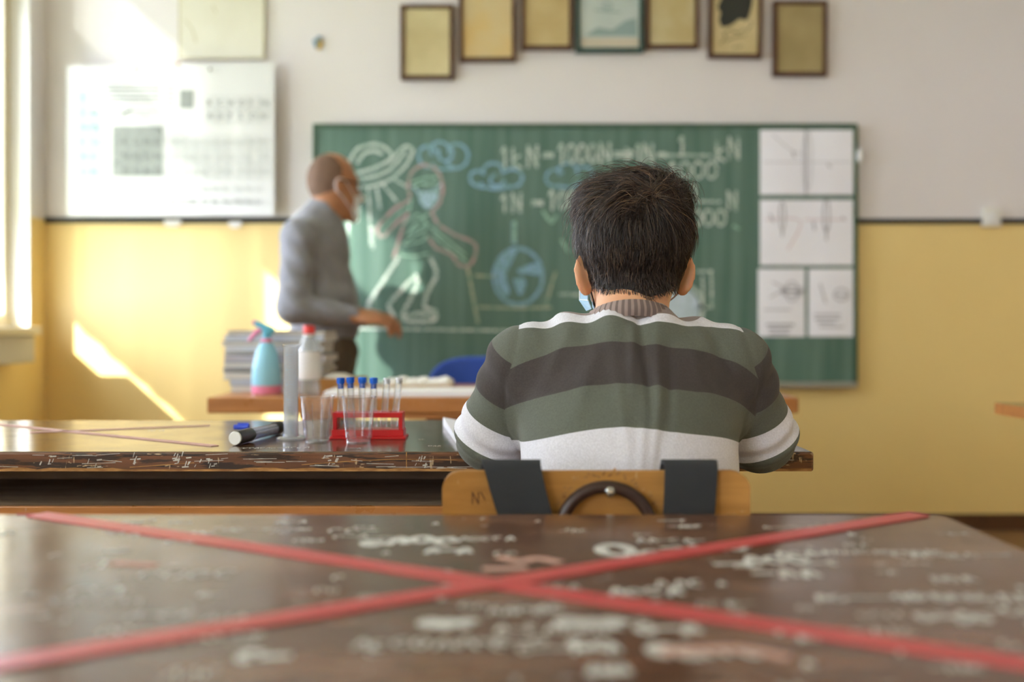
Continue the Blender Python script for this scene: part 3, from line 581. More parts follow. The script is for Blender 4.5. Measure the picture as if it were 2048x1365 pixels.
for r, row in enumerate((['K', 'Ca', 'Sc', 'Ti', 'V', 'Cr', 'Mn', 'Fe', 'Co', 'Ni', 'Cu', 'Zn', 'Ga', 'Ge', 'As', 'Se', 'Br', 'Kr'], ['Rb', 'Sr', 'Y', 'Zr', 'Nb', 'Mo', 'Tc', 'Ru', 'Rh', 'Pd', 'Ag', 'Cd', 'In', 'Sn', 'Sb', 'Te', 'I', 'Xe'], ['Cs', 'Ba', 'La', 'Hf', 'Ta', 'W', 'Re', 'Os', 'Ir', 'Pt', 'Au', 'Hg', 'Tl', 'Pb', 'Bi', 'Po', 'At', 'Rn'])):
    PT += [(i, 3+r, s) for i, s in enumerate(row)]
ink = MB(); pale = MB()
def cell_xy(i, r): return 158+i*21.2, 183+r*29.5
for i, s in enumerate(['B', 'C', 'N', 'O', 'F', 'Ne']): PT.append((12+i, 0.35, s))
for i, s in enumerate(['Al', 'Si', 'P', 'S', 'Cl', 'Ar']): PT.append((12+i, 1.25, s))
for i, r, s in PT:
    x, y = cell_xy(i, r)
    if x > 540: continue
    inblue = x < 202; tgt = ink if (inblue or (225 <= x <= 325 and y > 250) or r < 2) else pale
    put_text(tgt, s, on_chart, x+2, y+17, 15)
    if not inblue: strokes(pale, [[(x, y), (x+19, y)], [(x, y), (x, y+26)], [(x+19, y), (x+19, y+26)], [(x, y+26), (x+19, y+26)]], on_chart, 0.7)
    put_text(pale, str(20+i), on_chart, x+2, y+24, 6)
for r, row in enumerate((['Ce', 'Pr', 'Nd', 'Pm', 'Sm', 'Eu', 'Gd', 'Tb', 'Dy', 'Ho', 'Er', 'Tm', 'Yb', 'Lu'], ['Th', 'Pa', 'U', 'Np', 'Pu', 'Am', 'Cm', 'Bk', 'Cf', 'Es', 'Fm', 'Md', 'No', 'Lr'])):
    for i, s in enumerate(row): put_text(ink if r else pale, s, on_chart, 228+i*21.8, 382+r*26, 14)
for k in range(5): strokes(ink if k in (1, 3) else pale, [[(213+(k % 2)*3, 170+k*8.5), (318, 170+k*8.5)]], on_chart, 2.6)
for k in range(5): strokes(pale, [[(332, 172+k*10), (345, 172+k*10)]], on_chart, 3)
strokes(ink, [[(245, 228), (262, 220)]], on_chart, 4); strokes(pale, [[(213, 222), (318, 222)], [(213, 232), (300, 232)]], on_chart, 2)
tag(ink.build('dark_print', 'chart_ink', pt), kind='stuff'); tag(pale.build('pale_print', 'chart_ink_pale', pt), kind='stuff')
for x in (270, 420): MB().tube([on_chart((x, 138), 0.001), on_chart((x, 138), 0.007)], 0.006, 12).build('eyelet', 'steel', pt)
MB().tube([on_chart((357, 128), 0.001), P(357, 128, 4.40)], 0.008, 12).build('peg', 'box_wood', pt)
mp = thing('wall_poster', P(443, 119, 4.405), 'pale beige poster with a thin border above the periodic table chart', 'poster')
rect_box(357, -70, 530, 119, 4.405, 4.411).build('poster_sheet', 'map_paper', mp)
mb = MB(); to = lambda p, l: P(p[0], p[1], 4.4045-l*0.3)
strokes(mb, [[(359, -68), (359, 117)], [(359, 117), (528, 117)], [(528, 117), (528, -68)]], to, 2.5); strokes(mb, [[(425, 10), (432, 25)], [(370, 40), (385, 60), (392, 85)]], to, 2); mb.build('poster_border', 'map_edge', mp)
ws = thing('wall_sticker', P(637, 98, 4.41), 'tiny yellow and blue ornament stuck on the white wall', 'sticker')
for i, (dx, dy, m) in enumerate(((4, 0, 'sticker_yellow'), (-6, -3, 'sticker_blue'), (1, 8, 'sticker_yellow'), (-3, 6, 'sticker_blue'), (2, -9, 'sticker_blue'))):
    c = P(637+dx, 86+dy, 4.415); MB().lathe([(0.0, -0.008), (0.010, -0.006), (0.013, 0.0), (0.011, 0.004)], c, 12, axis='Y').build('petal', m, ws, smooth=True)
sw = thing('wall_switch', P(1985, 452, 4.40), 'white light switch box set on the black stripe', 'switch')
rect_box(1969, 416, 2003, 453, 4.385, YB-0.001, bevel=0.004).build('switch_box', 'switch_white', sw); rect_box(1977, 424, 1995, 445, 4.380, 4.386, bevel=0.002).build('rocker', 'white_plastic', sw)
for i, (x, w, y) in enumerate(((345, 34, 446), (470, 26, 449))):
    t = thing('masking_tape', P(x, 452, 4.40), ('longer' if i == 0 else 'shorter')+' white tape scrap on the black stripe under the chart', 'tape')
    rect_box(x-w/2, y-6, x+w/2, y+3, YB-0.0135, YB-0.0125).build('tape_strip', 'paper_crumple', t); rect_box(x-w/2+4, y+3, x+w/2-6, y+7, YB-0.0138, YB-0.0124).build('torn_edge', 'paper_crumple', t)
# framed pictures
FR = [(800, 8, 907, 158, 0.0, 'frame_brown', 0, 'framed yellowed page, leftmost of the row above the blackboard'), (918, -32, 1032, 122, 0.3, 'frame_brown', 1, 'framed yellowed page with an orange stain, second in the row'),
      (1042, -52, 1146, 98, 0.0, 'frame_brown', 2, 'framed brown page just left of the teal frame'), (1151, -62, 1288, 104, 0.0, 'frame_teal', 3, 'teal framed grey landscape picture, centre of the row'),
      (1292, -54, 1398, 96, 0.0, 'frame_brown', 4, 'framed blotchy yellow page just right of the teal frame'), (1417, -38, 1524, 115, -0.8, 'frame_brown', 5, 'framed black ink portrait sketch on yellow paper'),
      (1547, 0, 1655, 151, -0.2, 'frame_brown', 6, 'framed dark tan page, rightmost of the row above the blackboard')]
for (x0, y0, x1, y1, tl, fm, pi, lab) in FR:
    d = 4.39; t = thing('framed_picture', P((x0+x1)/2, y1, d), lab, 'picture', 'framed pictures above the blackboard'); b = 8 if fm == 'frame_brown' else 9
    mb = MB()
    for (a, b0, c, d0) in ((x0, y0, x1, y0+b), (x0, y1-b, x1, y1), (x0, y0+b, x0+b, y1-b), (x1-b, y0+b, x1, y1-b)): rect_box(a, b0, c, d0, d-0.008, YB-0.002, mb, bevel=0.002)
    mb.build('picture_frame', fm, t)
    rect_box(x0+b-1, y0+b-1, x1-b+1, y1-b+1, d+0.004, YB-0.004).build('picture_sheet', 'old_paper_%d' % pi, t)
    to = lambda p, l: P(p[0], p[1], d+0.003-l*0.2)
    if pi == 3:
        m2 = MB(); fillpoly(m2, [(1170, 72), (1195, 55), (1225, 60), (1250, 42), (1272, 36), (1274, 72)], to, smooth=False); strokes(m2, [circ(1215, 12, 9, 6), [(1190, 20), (1240, 25)]], to, 3); m2.build('hill_print', 'hill_grey', t)
        m2 = MB(); fillpoly(m2, [(1162, 76), (1278, 76), (1278, 94), (1162, 94)], to, 0.0006, smooth=False); m2.build('sand_print', 'hill_sand', t)
    elif pi == 5:
        m2 = MB(); fillpoly(m2, [(1440, 0), (1434, 16), (1440, 26), (1437, 40), (1444, 54), (1462, 50), (1478, 38), (1492, 40), (1500, 20), (1502, -10), (1480, -30), (1455, -28)], to)
        strokes(m2, [[(1448, 70), (1460, 60), (1475, 66), (1488, 58)], [(1452, 82), (1470, 74), (1490, 72)], [(1440, 88), (1450, 76), (1446, 66)], [(1492, 62), (1502, 50), (1500, 42)], [(1466, 96), (1485, 92)]], to, 1.8); tag(m2.build('ink_sketch', 'ink_black', t), kind='stuff')
    else:
        m2 = MB(); strokes(m2, [[(x0+20, y1-30-k*14), (x1-24-(k*7) % 13, y1-30-k*14)] for k in range(7)], to, 1.0); tag(m2.build('faint_lines', 'old_paper_%d' % ((pi+2) % 3 if pi != 6 else 6), t), kind='stuff')
    if tl: t.rotation_euler = (0, math.radians(-tl), 0)
# ---------------------------------------------------------------- desks
TZ = 0.71
def dz(y): return (CZ-TZ)*F/(y-Y0)                       # depth at which a desk top shows in row y
def D(px, py, z=TZ):                                     # point on the desk top under a picture point
    d = (CZ-z)*F/(py-Y0); return Vector(((px-1024)/F*d, d, z))
def rounded(x0, y0, x1, y1, r, n=5):
    out = []
    for cx, cy, a in ((x1-r, y0+r, -90), (x1-r, y1-r, 0), (x0+r, y1-r, 90), (x0+r, y0+r, 180)):
        out += [(cx+r*math.cos(math.radians(a+90*i/n)), cy+r*math.sin(math.radians(a+90*i/n))) for i in range(n+1)]
    return out
def desk_frame(t, x0, x1, y0, y1, ztop, shelf_z, shelf_y=(0.02, 0.34), inset=0.13, legm='steel_dark', back=True, shelfmat='shelf_wood', inset_r=None):
    ir = inset if inset_r is None else inset_r
    for x in (x0+inset, x1-ir):
        for y in (y0+0.07, y1-0.06):
            MB().tube([(x, y, 0.0), (x, y, ztop-0.002)], 0.014, 12).build('leg', legm, t, smooth=True)
        MB().tube([(x, y0+0.07, 0.10), (x, y1-0.06, 0.10)], 0.011, 10).build('stretcher', legm, t, smooth=True)
    sh = MB(); sh.box((x0+inset-0.10, y0+shelf_y[0], shelf_z-0.014), (x1-ir+0.10 if inset_r is None else x1-ir, y0+shelf_y[1], shelf_z), bevel=0.002); sh.build('shelf', shelfmat, t)
    MB().box((x0+inset-0.10, y0+shelf_y[0]-0.012, shelf_z-0.020), (x1-ir+0.10 if inset_r is None else x1-ir, y0+shelf_y[0]-0.0005, shelf_z+0.004), bevel=0.002).build('shelf_lip', 'teacher_wood', t)
    if back: MB().box((x0+inset-0.10, y0+shelf_y[1]+0.001, shelf_z-0.02), (x1-ir+0.10 if inset_r is None else x1-ir, y0+shelf_y[1]+0.015, ztop-0.001)).build('back_panel', shelfmat, t)
# -- the near desk with the red tape cross
x0, x1, y0, y1 = -0.79, 0.452, 0.46, 1.048
d1 = thing('school_desk', ((x0+x1)/2, (y0+y1)/2, 0), 'worn brown school desk in the foreground crossed with red tape', 'desk')
MB().slab(rounded(x0, y0, x1, y1, 0.012), TZ-0.03, TZ, 0, 1).build('desk_top', ['desk_top_worn', 'desk_edge_worn'], d1)
desk_frame(d1, x0, x1, y0, y1, TZ-0.03, 0.60, (0.0, 0.30))
def tape(t, a, b, w, mat='red_tape', z=TZ, name='tape_strip'):
    a = Vector(a); b = Vector(b); u = (b-a).normalized(); n = Vector((-u.y, u.x, 0))*w/2; mb = MB(); k = 24; vs = []
    for i in range(k+1):
        p = a+(b-a)*i/k; wob = 1+0.05*math.sin(i*1.7)
        vs += [p+n*wob+Vector((0, 0, 0.0012)), p-n*wob+Vector((0, 0, 0.0012)), p+n*wob+Vector((0, 0, 0.0001)), p-n*wob+Vector((0, 0, 0.0001))]
    mb.v = [tuple(v) for v in vs]
    for i in range(k):
        c, d = 4*i, 4*i+4; mb.f += [(c+1, d+1, d, c), (c, d, d+2, c+2), (c+1, c+3, d+3, d+1)]
    mb.f += [(0, 2, 3, 1), (4*k, 4*k+1, 4*k+3, 4*k+2)]; mb.m = [0]*len(mb.f); return mb.build(name, mat, t)
ctr = D(1040, 1178)
A = D(70, 1032); B = D(1862, 1036)
tape(d1, (A.x, 1.047, TZ), tuple(ctr+(ctr-A)*0.80), 0.024); tape(d1, (B.x-0.006, 1.046, TZ+0.0005), tuple(ctr+(ctr-B)*0.95+Vector((0.0, 0.03, 0.0005))), 0.024)
MB().box((A.x-0.022, 1.0478, TZ-0.012), (A.x+0.004, 1.0492, TZ+0.001)).build('tape_end', 'red_tape_dark', d1)
# correction-fluid scribbles on the near desk
def to_desk(z=TZ):
    return lambda p, lift: Vector((p[0], p[1], z+0.0001+(lift-0.0015)*0.6))
def scribble(x, y, n, size, slant=0.0):
    """a little handwritten word: n loops starting at desk point x, y"""
    ls = []
    for i in range(n):
        cx = x+i*size*0.9; k = random.random()
        if k < 0.45: ls.append(circ(cx, y+random.uniform(-.2, .2)*size, size*0.32, size*0.5, 8, random.uniform(0, 90), random.uniform(220, 360)))
        elif k < 0.8: ls.append([(cx-size*.2, y-size*.6), (cx+size*(.1+slant), y+size*.6), (cx+size*.35, y-size*.4)])
        else: ls.append([(cx-size*.3, y), (cx+size*.4, y+size*.1)])
    return ls
def scr_px(px, py, n, h, w): 
    c = D(px, py); return scribble(c.x, c.y, n, h), w
mb = MB(); td = to_desk()
for px, py, n, h, w in ((672, 1062, 3, .018, .003), (745, 1086, 1, .018, .012), (792, 1082, 3, .026, .009), (880, 1078, 7, .012, .003), (862, 1102, 3, .016, .006), (1232, 1105, 1, .040, .012), (1260, 1108, 2, .020, .006), (1280, 1082, 6, .012, .003), (1340, 1097, 4, .022, .005), (1455, 1130, 2, .028, .007), (1500, 1120, 3, .022, .006),
                        (1535, 1056, 7, .010, .002), (1560, 1108, 4, .014, .004), (1650, 1105, 12, .010, .0025), (1800, 1112, 8, .014, .003), (1870, 1160, 3, .014, .004), (1640, 1198, 10, .014, .0035), (1800, 1195, 8, .014, .003), (1850, 1236, 4, .014, .005), (1985, 1225, 3, .014, .004), (1525, 1148, 3, .02, .006), (1640, 1128, 2, .014, .005),
                        (300, 1150, 4, .022, .003), (190, 1130, 1, .024, .003), (165, 1185, 2, .024, .004), (120, 1205, 6, .012, .002), (270, 1232, 4, .012, .003), (420, 1238, 7, .011, .002), (320, 1278, 2, .014, .005), (400, 1262, 2, .016, .004), (500, 1315, 2, .016, .008), (450, 1060, 6, .012, .002), (560, 1045, 3, .012, .003), (830, 1145, 3, .014, .003), (900, 1172, 2, .012, .004), (720, 1290, 8, .014, .003), (860, 1250, 3, .014, .009), (930, 1285, 5, .013, .003), (1140, 1250, 3, .016, .012), (1160, 1290, 2, .016, .006), (1290, 1258, 3, .016, .006), (1325, 1305, 2, .018, .009), (1420, 1305, 3, .014, .005), (1190, 1340, 2, .014, .007), (1000, 1260, 8, .012, .003), (1050, 1300, 6, .012, .003), (1230, 1185, 4, .016, .004), (1320, 1170, 3, .016, .003), (985, 1225, 5, .012, .003), (1560, 1262, 3, .012, .004), (1800, 1300, 3, .012, .003)):
    ls, w = scr_px(px, py, n, h, w); strokes(mb, ls, td, w)
for _ in range(150):
    x = random.uniform(-0.70, 0.43); y = random.uniform(0.52, 1.03); strokes(mb, scribble(x, y, random.choice((1, 1, 2, 3, 4)), random.uniform(.006, .013)), td, random.uniform(.0012, .003))
tag(mb.build('white_scribbles', 'correction_white', d1), kind='stuff')
mb = MB(); strokes(mb, [[D(1005, 1118)[:2], D(1040, 1124)[:2], D(1075, 1119)[:2], D(1110, 1125)[:2]], [D(235, 1128)[:2], D(300, 1132)[:2]], [D(1340, 1305)[:2], D(1480, 1300)[:2], D(1560, 1315)[:2]], [D(980, 1140)[:2], D(1040, 1138)[:2]]], td, 0.012); tag(mb.build('pink_scuffs', 'scuff_pink', d1), kind='stuff')
# -- the long desk the boy leans on
x0, x1, y0, y1 = -1.30, 0.475, 1.565, 2.085
d2 = thing('long_school_desk', ((x0+x1)/2, (y0+y1)/2, 0), 'long chipped brown desk holding cups and the red test tube rack', 'desk')
mb = MB(); mb.box((x0, y0, TZ-0.031), (x1, y1, TZ), 0, bevel=0.004, side_mi=1); mb.build('desk_top', ['desk_top_long', 'desk_edge_worn'], d2)
mb = MB(); n = 90; zb = TZ-0.031; vs = []
for i in range(n+1):
    x = x0+0.004+(x1-x0-0.008)*i/n; h = 0.0035+0.003*random.random(); vs += [(x, y0-0.0008, zb+0.0005), (x, y0-0.0008, zb+h)]
mb.add(vs, [(2*i, 2*i+2, 2*i+3, 2*i+1) for i in range(n)]); mb.build('worn_lower_edge', 'raw_edge', d2)
desk_frame(d2, x0, x1, y0, y1, TZ-0.031, 0.617, (0.03, 0.33), inset_r=0.135)
mb = MB(); e = lambda p, lift: Vector((p[0], y0-0.0006-lift*0.1, p[1]))
for px, n, s_ in ((185, 2, .008), (265, 3, .006), (350, 4, .010), (370, 3, .009), (388, 2, .010), (660, 5, .011), (845, 4, .012), (90, 3, .006), (420, 3, .005)):
    xx_ = (px-1024)/F*y0
    for _k in range(n*2):
        a_ = xx_+random.uniform(-.012, .012); b_ = TZ-random.uniform(.006, .025); h_ = random.random() < 0.5; strokes(mb, [[(a_, b_), (a_+(.002 if h_ else random.uniform(.003, .009)), b_+(random.uniform(.003, .007) if h_ else .0006))]], e, random.uniform(.0008, .0022))
for _ in range(70):
    x = random.uniform(x0+.02, x1-.05); z = random.uniform(TZ-.027, TZ-.004); strokes(mb, [[(x, z), (x+random.uniform(.01, .06), z+random.uniform(-.003, .003))]], e, 0.0007)
tag(mb.build('paint_chips', 'correction_white', d2), kind='stuff')
mb = MB(); strokes(mb, [[((813-1024)/F*y0, TZ-0.001), ((813-1024)/F*y0, TZ-0.028)], [(-0.33, TZ-0.02), (-0.20, TZ-0.012), (-0.06, TZ-0.013), (0.10, TZ-0.016)], [(-0.60, TZ-0.024), (-0.50, TZ-0.017)]], e, 0.0013); tag(mb.build('edge_scratches', 'raw_edge', d2), kind='stuff')
pa = D(-40, 846); tape(d2, tuple(pa), tuple(D(430, 893)), 0.016, 'scuff_pink'); tape(d2, tuple(D(60, 866)), tuple(D(420, 852)), 0.014, 'scuff_pink')
mb = MB(); td2 = to_desk()
for px, py, n, s_ in ((480, 897, 9, .010), (560, 896, 5, .012), (860, 893, 3, .008), (700, 898, 3, .008), (840, 880, 2, .006), (300, 862, 3, .012)):
    c = D(px, py); strokes(mb, scribble(c.x, c.y, n, s_), td2, 0.0018)
tag(mb.build('white_scribbles', 'correction_white', d2), kind='stuff')
mb = MB(); sh = lambda p, lift: Vector((p[0], p[1], 0.6173+lift*0.1))
strokes(mb, [[(-0.30, 1.66), (-0.22, 1.665), (-0.14, 1.66)], [(0.0, 1.67), (0.03, 1.68)], [(-0.72, 1.7), (-0.68, 1.73)]], sh, 0.018); tag(mb.build('shelf_stains', 'shelf_wood', d2), kind='stuff')
# -- the teacher's desk
x0, x1, y0, y1 = (419-1024)/F*2.76, (1597-1024)/F*2.74, 2.735, 3.36
d3 = thing('teacher_desk', ((x0+x1)/2, (y0+y1)/2, 0), 'brown wooden teacher desk in front of the blackboard', 'desk')
mb = MB(); mb.box((x0, y0, TZ-0.044), (x1, y1, TZ), bevel=0.004); mb.build('desk_top', 'teacher_wood', d3)
xa, xb = (597-1024)/F*2.74, (1440-1024)/F*2.74
MB().box((xa, y0+0.012, TZ-0.060), (xb, y0+0.03, TZ-0.0445)).build('apron', 'teacher_wood', d3)
for x in (xa+0.018, xb-0.018):
    for y in (y0+0.06, y1-0.06): MB().box((x-0.018, y-0.02, 0), (x+0.018, y+0.02, TZ-0.0445), bevel=0.003).build('leg', 'teacher_wood', d3)
mb = MB(); mb.box(((853-1024)/F*2.8, y0+0.05, 0.12), (xb-0.04, y1-0.06, TZ-0.0445), bevel=0.004); mb.build('drawer_unit', 'black_plastic', d3)
for k in range(3): MB().box(((858-1024)/F*2.8, y0+0.042, 0.14+k*0.17), (xb-0.05, y0+0.0505, 0.295+k*0.17), bevel=0.002).build('drawer_front', 'black_plastic', d3)
# -- a pupil's desk at the right edge
xx = S(1986-1024, 2.56)
d4 = thing('school_desk', (xx+0.6, 2.3, 0), 'brown school desk at the right edge by the yellow wall', 'desk')
MB().slab(rounded(xx, 2.06, xx+1.2, 2.56, 0.01), TZ-0.028, TZ, 0, 1).build('desk_top', ['desk_top_long', 'teacher_wood'], d4); desk_frame(d4, xx, xx+1.2, 2.06, 2.56, TZ-0.028, 0.60, inset=0.2)
# ---------------------------------------------------------------- the boy's chair with a backpack hung on it
cx0, cx1, cy = S(885-1024, 1.13), S(1499-1024, 1.13), 1.125
ch = thing('school_chair', ((cx0+cx1)/2, 1.3, 0), 'plywood school chair with a dark curved hoop bolted to its back', 'chair')
zt = CZ-(943-Y0)/F*1.13
mb = MB(); n = 16; r = 0.022; ol = []
for ax, az, a in ((cx1-r, zt-r, 0), (cx0+r, zt-r, 90), (cx0+r, zt-0.20+r, 180), (cx1-r, zt-0.20+r, 270)):
    ol += [(ax+r*math.cos(math.radians(a+15*i)), az+r*math.sin(math.radians(a+15*i))) for i in range(7)]
def bowd(x): return cy+0.010*(1-((x-(cx0+cx1)/2)/((cx1-cx0)/2))**2)
bm = bmesh.new()
grid = []
NB = 80
for i in range(NB+1):
    x = (cx0+cx1)/2-(cx1-cx0)/2*math.cos(math.pi*i/NB); e_ = min(x-cx0, cx1-x); dip = r-math.sqrt(max(0, r*r-(r-e_)**2)) if e_ < r else 0
    sag = 0.003*math.sin(math.pi*i/NB)
    grid.append((x, zt-dip-sag+0.002, zt-0.20+dip))
for (x, zh, zl) in grid: 
    y = bowd(x); mb.v += [(x, y, zh), (x, y, zl), (x, y+0.011, zh), (x, y+0.011, zl)]
for i in range(NB):
    a, b = 4*i, 4*i+4; mb.f += [(a, a+1, b+1, b), (a+2, b+2, b+3, a+3), (a, b, b+2, a+2), (a+1, a+3, b+3, b+1)]
mb.f += [(0, 2, 3, 1), (4*NB, 4*NB+1, 4*NB+3, 4*NB+2)]; mb.m = [0]*len(mb.f); bm.free()
mb.build('backrest', 'chair_ply', ch, smooth=35)
hc = P(1214, 1066, 1.115); R_ = S(92, 1.115)
MB().tube([(hc.x+R_*math.cos(math.radians(a)), cy-0.006+0.004*math.sin(math.radians(a)), hc.z+R_*0.97*math.sin(math.radians(a))) for a in range(-20, 201, 8)], 0.0072, 14).build('hoop', 'hoop_brown', ch, smooth=True)
bo = P(1223, 990, 1.10); MB().lathe([(0.0, -0.008), (0.004, -0.0075), (0.0065, -0.004), (0.007, 0.006)], (bo.x, cy-0.008, bo.z), 16, axis='Y').build('bolt', 'steel', ch, smooth=True)
mb = MB(); strokes(mb, [[(945, 1008), (945, 985)], [(945, 985), (957, 1008)], [(957, 1008), (957, 985)], [(962, 985), (970, 1000)]], lambda p, l: Vector((S(p[0]-1024, 1.13), bowd(S(p[0]-1024, 1.13))-0.0005, CZ-(p[1]-Y0)/F*1.13)), 2.2); tag(mb.build('pencil_mark', 'frame_brown', ch), kind='stuff')
mb = MB()
for k in range(26):
    a = math.radians(25+130*k/25+random.uniform(-2, 2)); rr = R_+0.011+random.uniform(-.003, .004); x = hc.x+rr*math.cos(a); z = hc.z+rr*math.sin(a)
    if abs(x-(cx0+cx1)/2) < 0.15: strokes(mb, [[(x, z), (x+random.uniform(-.003, .003), z+random.uniform(-.002, .003))]], lambda p, l: Vector((p[0], bowd(p[0])-0.0004, p[1])), 0.0025)
tag(mb.build('worn_specks', 'raw_edge', ch), kind='stuff')
for x in (cx0+0.012, cx1-0.004):
    MB().tube([(x, cy+0.019, zt-0.03), (x, cy+0.022, 0.45), (x, cy-0.02, 0.0)], 0.0075, 10).build('leg', 'steel_dark', ch, smooth=True)
    MB().tube([(x, cy+0.05, 0.425), (x, 1.47, 0.425), (x, 1.50, 0.40), (x, 1.53, 0.0)], 0.0075, 10).build('leg', 'steel_dark', ch, smooth=True)
MB().slab(rounded(cx0-0.01, cy+0.035, cx1+0.015, 1.52, 0.04), 0.428, 0.44).build('seat', 'chair_ply', ch)
bp_ = thing('backpack', (0.09, 1.09, 0.3), 'black backpack hung by two wide straps over the chair back', 'backpack')
def strap(pts, w0, w1):
    mb = MB(); n = len(pts); vs = []
    for i, (x, y, z) in enumerate(pts):
        w = w0+(w1-w0)*i/(n-1); a = Vector(pts[max(0, i-1)]); b = Vector(pts[min(n-1, i+1)]); t_ = (b-a).normalized(); nn = t_.cross(Vector((1, 0, 0))).normalized()*0.0022
        vs += [Vector((x-w/2, y, z))+nn, Vector((x+w/2, y, z))+nn, Vector((x-w/2, y, z))-nn, Vector((x+w/2, y, z))-nn]
    mb.v = [tuple(v) for v in vs]
    for i in range(n-1):
        a, b = 4*i, 4*i+4; mb.f += [(a, a+1, b+1, b), (a+2, b+2, b+3, a+3), (a, b, b+2, a+2), (a+1, a+3, b+3, b+1)]
    mb.f += [(0, 2, 3, 1), (4*n-4, 4*n-3, 4*n-1, 4*n-2)]; mb.m = [0]*len(mb.f); return mb.build('strap', 'black_webbing', bp_, smooth=50)
def strap_line(pxt, pxb, pyt, pxo=0):
    xt, xb = S(pxt-1024, 1.12), S(pxb-1024, 1.12); z = CZ-(pyt-Y0)/F*1.12; yb = cy+0.005
    return [(xb+(xb-xt)*1.2, yb-0.018, z-0.16), (xb, yb-0.014, z-0.062), (xt+(xb-xt)*0.45, yb-0.011, z-0.030), (xt+(xb-xt)*.1, yb-0.008, z-0.006), (xt, yb, z-0.001), (xt, yb+0.016, z-0.002), (xt, yb+0.021, z-0.010), (xt, yb+0.021, z-0.05)]
strap(strap_line(1022, 1052, 926), 0.060, 0.071); strap(strap_line(1384, 1376, 926), 0.056, 0.064)
mb = MB(); mb.box((-0.05, 0.99, 0.14), (0.24, 1.105, 0.565), bevel=0.03); mb.build('bag_body', 'black_cloth', bp_, smooth=50)
MB().box((-0.02, 0.965, 0.16), (0.21, 0.99, 0.38), bevel=0.012).build('front_pocket', 'black_cloth', bp_, smooth=50)
MB().tube([(0.06, 1.06, 0.56), (0.075, 1.06, 0.60), (0.115, 1.06, 0.60), (0.13, 1.06, 0.56)], 0.006, 8).build('handle', 'black_webbing', bp_, smooth=True)

# ---------------------------------------------------------------- things on the long desk
def cyl_thing(name, c, label, cat, group=None): return thing(name, c, label, cat, group)
c = D(582, 879)
gc = cyl_thing('measuring_cylinder', c, 'tall frosted plastic measuring cylinder beside the clear cups', 'measuring cylinder')
r = 0.0128; h = 0.162
mb = MB(); mb.lathe([(0.0, 0.0045), (r, 0.0045), (r, h), (r+0.0022, h+0.0015), (r+0.0022, h+0.0035), (r-0.0004, h+0.0035), (r-0.0013, h-0.002), (r-0.0013, 0.006), (0.0, 0.006)], c, 36, cap0=False, cap1=False)
mb.build('tube', 'frosted_plastic', gc, smooth=35)
MB().lathe([(0.0, 0.0), (0.0255, 0.0), (0.026, 0.0025), (0.022, 0.0045), (0.015, 0.006), (0.0135, 0.010)], c, 28, cap1=False).build('base', 'frosted_plastic', gc, smooth=30)
mb = MB()
def on_cyl(p, lift):     # p = (angle, height)
    a = math.radians(p[0]); return c+Vector(((r+0.0003)*math.sin(a), -(r+0.0003)*math.cos(a), p[1]))
for k in range(26):
    z = 0.018+k*0.0052; l = 34 if k % 5 == 0 else 18; mb.add([on_cyl((a, zz), 0) for a, zz in ((-5, z), (-5+l/2, z), (-5+l, z), (-5+l, z+0.0007), (-5+l/2, z+0.0007), (-5, z+0.0007))], [(0, 1, 2, 3, 4, 5)])
    if k % 5 == 0 and k: 
        vs, fs = text_verts(str(k*2)); mb.add([on_cyl((-34+v[0]*26, z-0.002+v[1]*0.006), 0) for v in vs], fs)
tag(mb.build('scale_marks', 'tick_grey', gc), kind='stuff')
mb = MB(); vs = [c+Vector((x, y, h+z)) for x, y, z in ((0.0135, -0.005, 0.0025), (0.019, 0, 0.0045), (0.0135, 0.005, 0.0025), (0.0128, 0, -0.006))]; mb.add(vs, [(0, 1, 3), (1, 2, 3)]); mb.build('spout', 'frosted_plastic', gc)
for i, (px, lab) in enumerate(((634.5, 'clear plastic cup beside the measuring cylinder'), (717.5, 'clear plastic cup in front of the red test tube rack'))):
    c = D(px, 884+i); t = cyl_thing('plastic_cup', c, lab, 'cup', 'clear cups on the long desk')
    h = 0.078; rt, rbm = 0.0288, 0.0205
    MB().lathe([(0.0, 0.0025), (rbm-0.001, 0.0025), (rbm, 0.0), (rbm+0.0004, 0.006), (rbm+0.0016, 0.0075), (rt-0.0006, h-0.003)], c, 40, cap0=False, cap1=False).build('cup_wall', 'clear_plastic', t, smooth=30)
    MB().lathe([(rt-0.0006, h-0.003), (rt+0.0006, h-0.002), (rt+0.0008, h), (rt-0.0004, h+0.0004), (rt-0.0012, h-0.001)], c, 40, cap0=False, cap1=False).build('rim', 'clear_plastic', t, smooth=30)
    mb = MB()
    for k in range(10):
        a = 2*math.pi*k/10+0.2; ca, sa = math.cos(a), math.sin(a); mb.tube([c+Vector((ca*(rbm+.0006), sa*(rbm+.0006), 0.008)), c+Vector((ca*(rt-.0018), sa*(rt-.0018), h-0.012))], 0.0007, 5)
    mb.build('flutes', 'clear_plastic', t, smooth=True)
# red rack
rk0 = D(658, 880); rx0, rx1, ry0, ry1 = S(659-1024, 1.745), S(812-1024, 1.745), 1.742, 1.782
rk = thing('test_tube_rack', ((rx0+rx1)/2, (ry0+ry1)/2, TZ), 'red plastic test tube rack on the long desk', 'rack')
mb = MB(); mb.box((rx0, ry0-0.006, TZ), (rx1, ry1+0.006, TZ+0.004), bevel=0.001); mb.box((rx0+0.004, ry0, TZ+0.004), (rx1-0.004, ry1, TZ+0.016), bevel=0.001); mb.build('base', 'rack_red', rk)
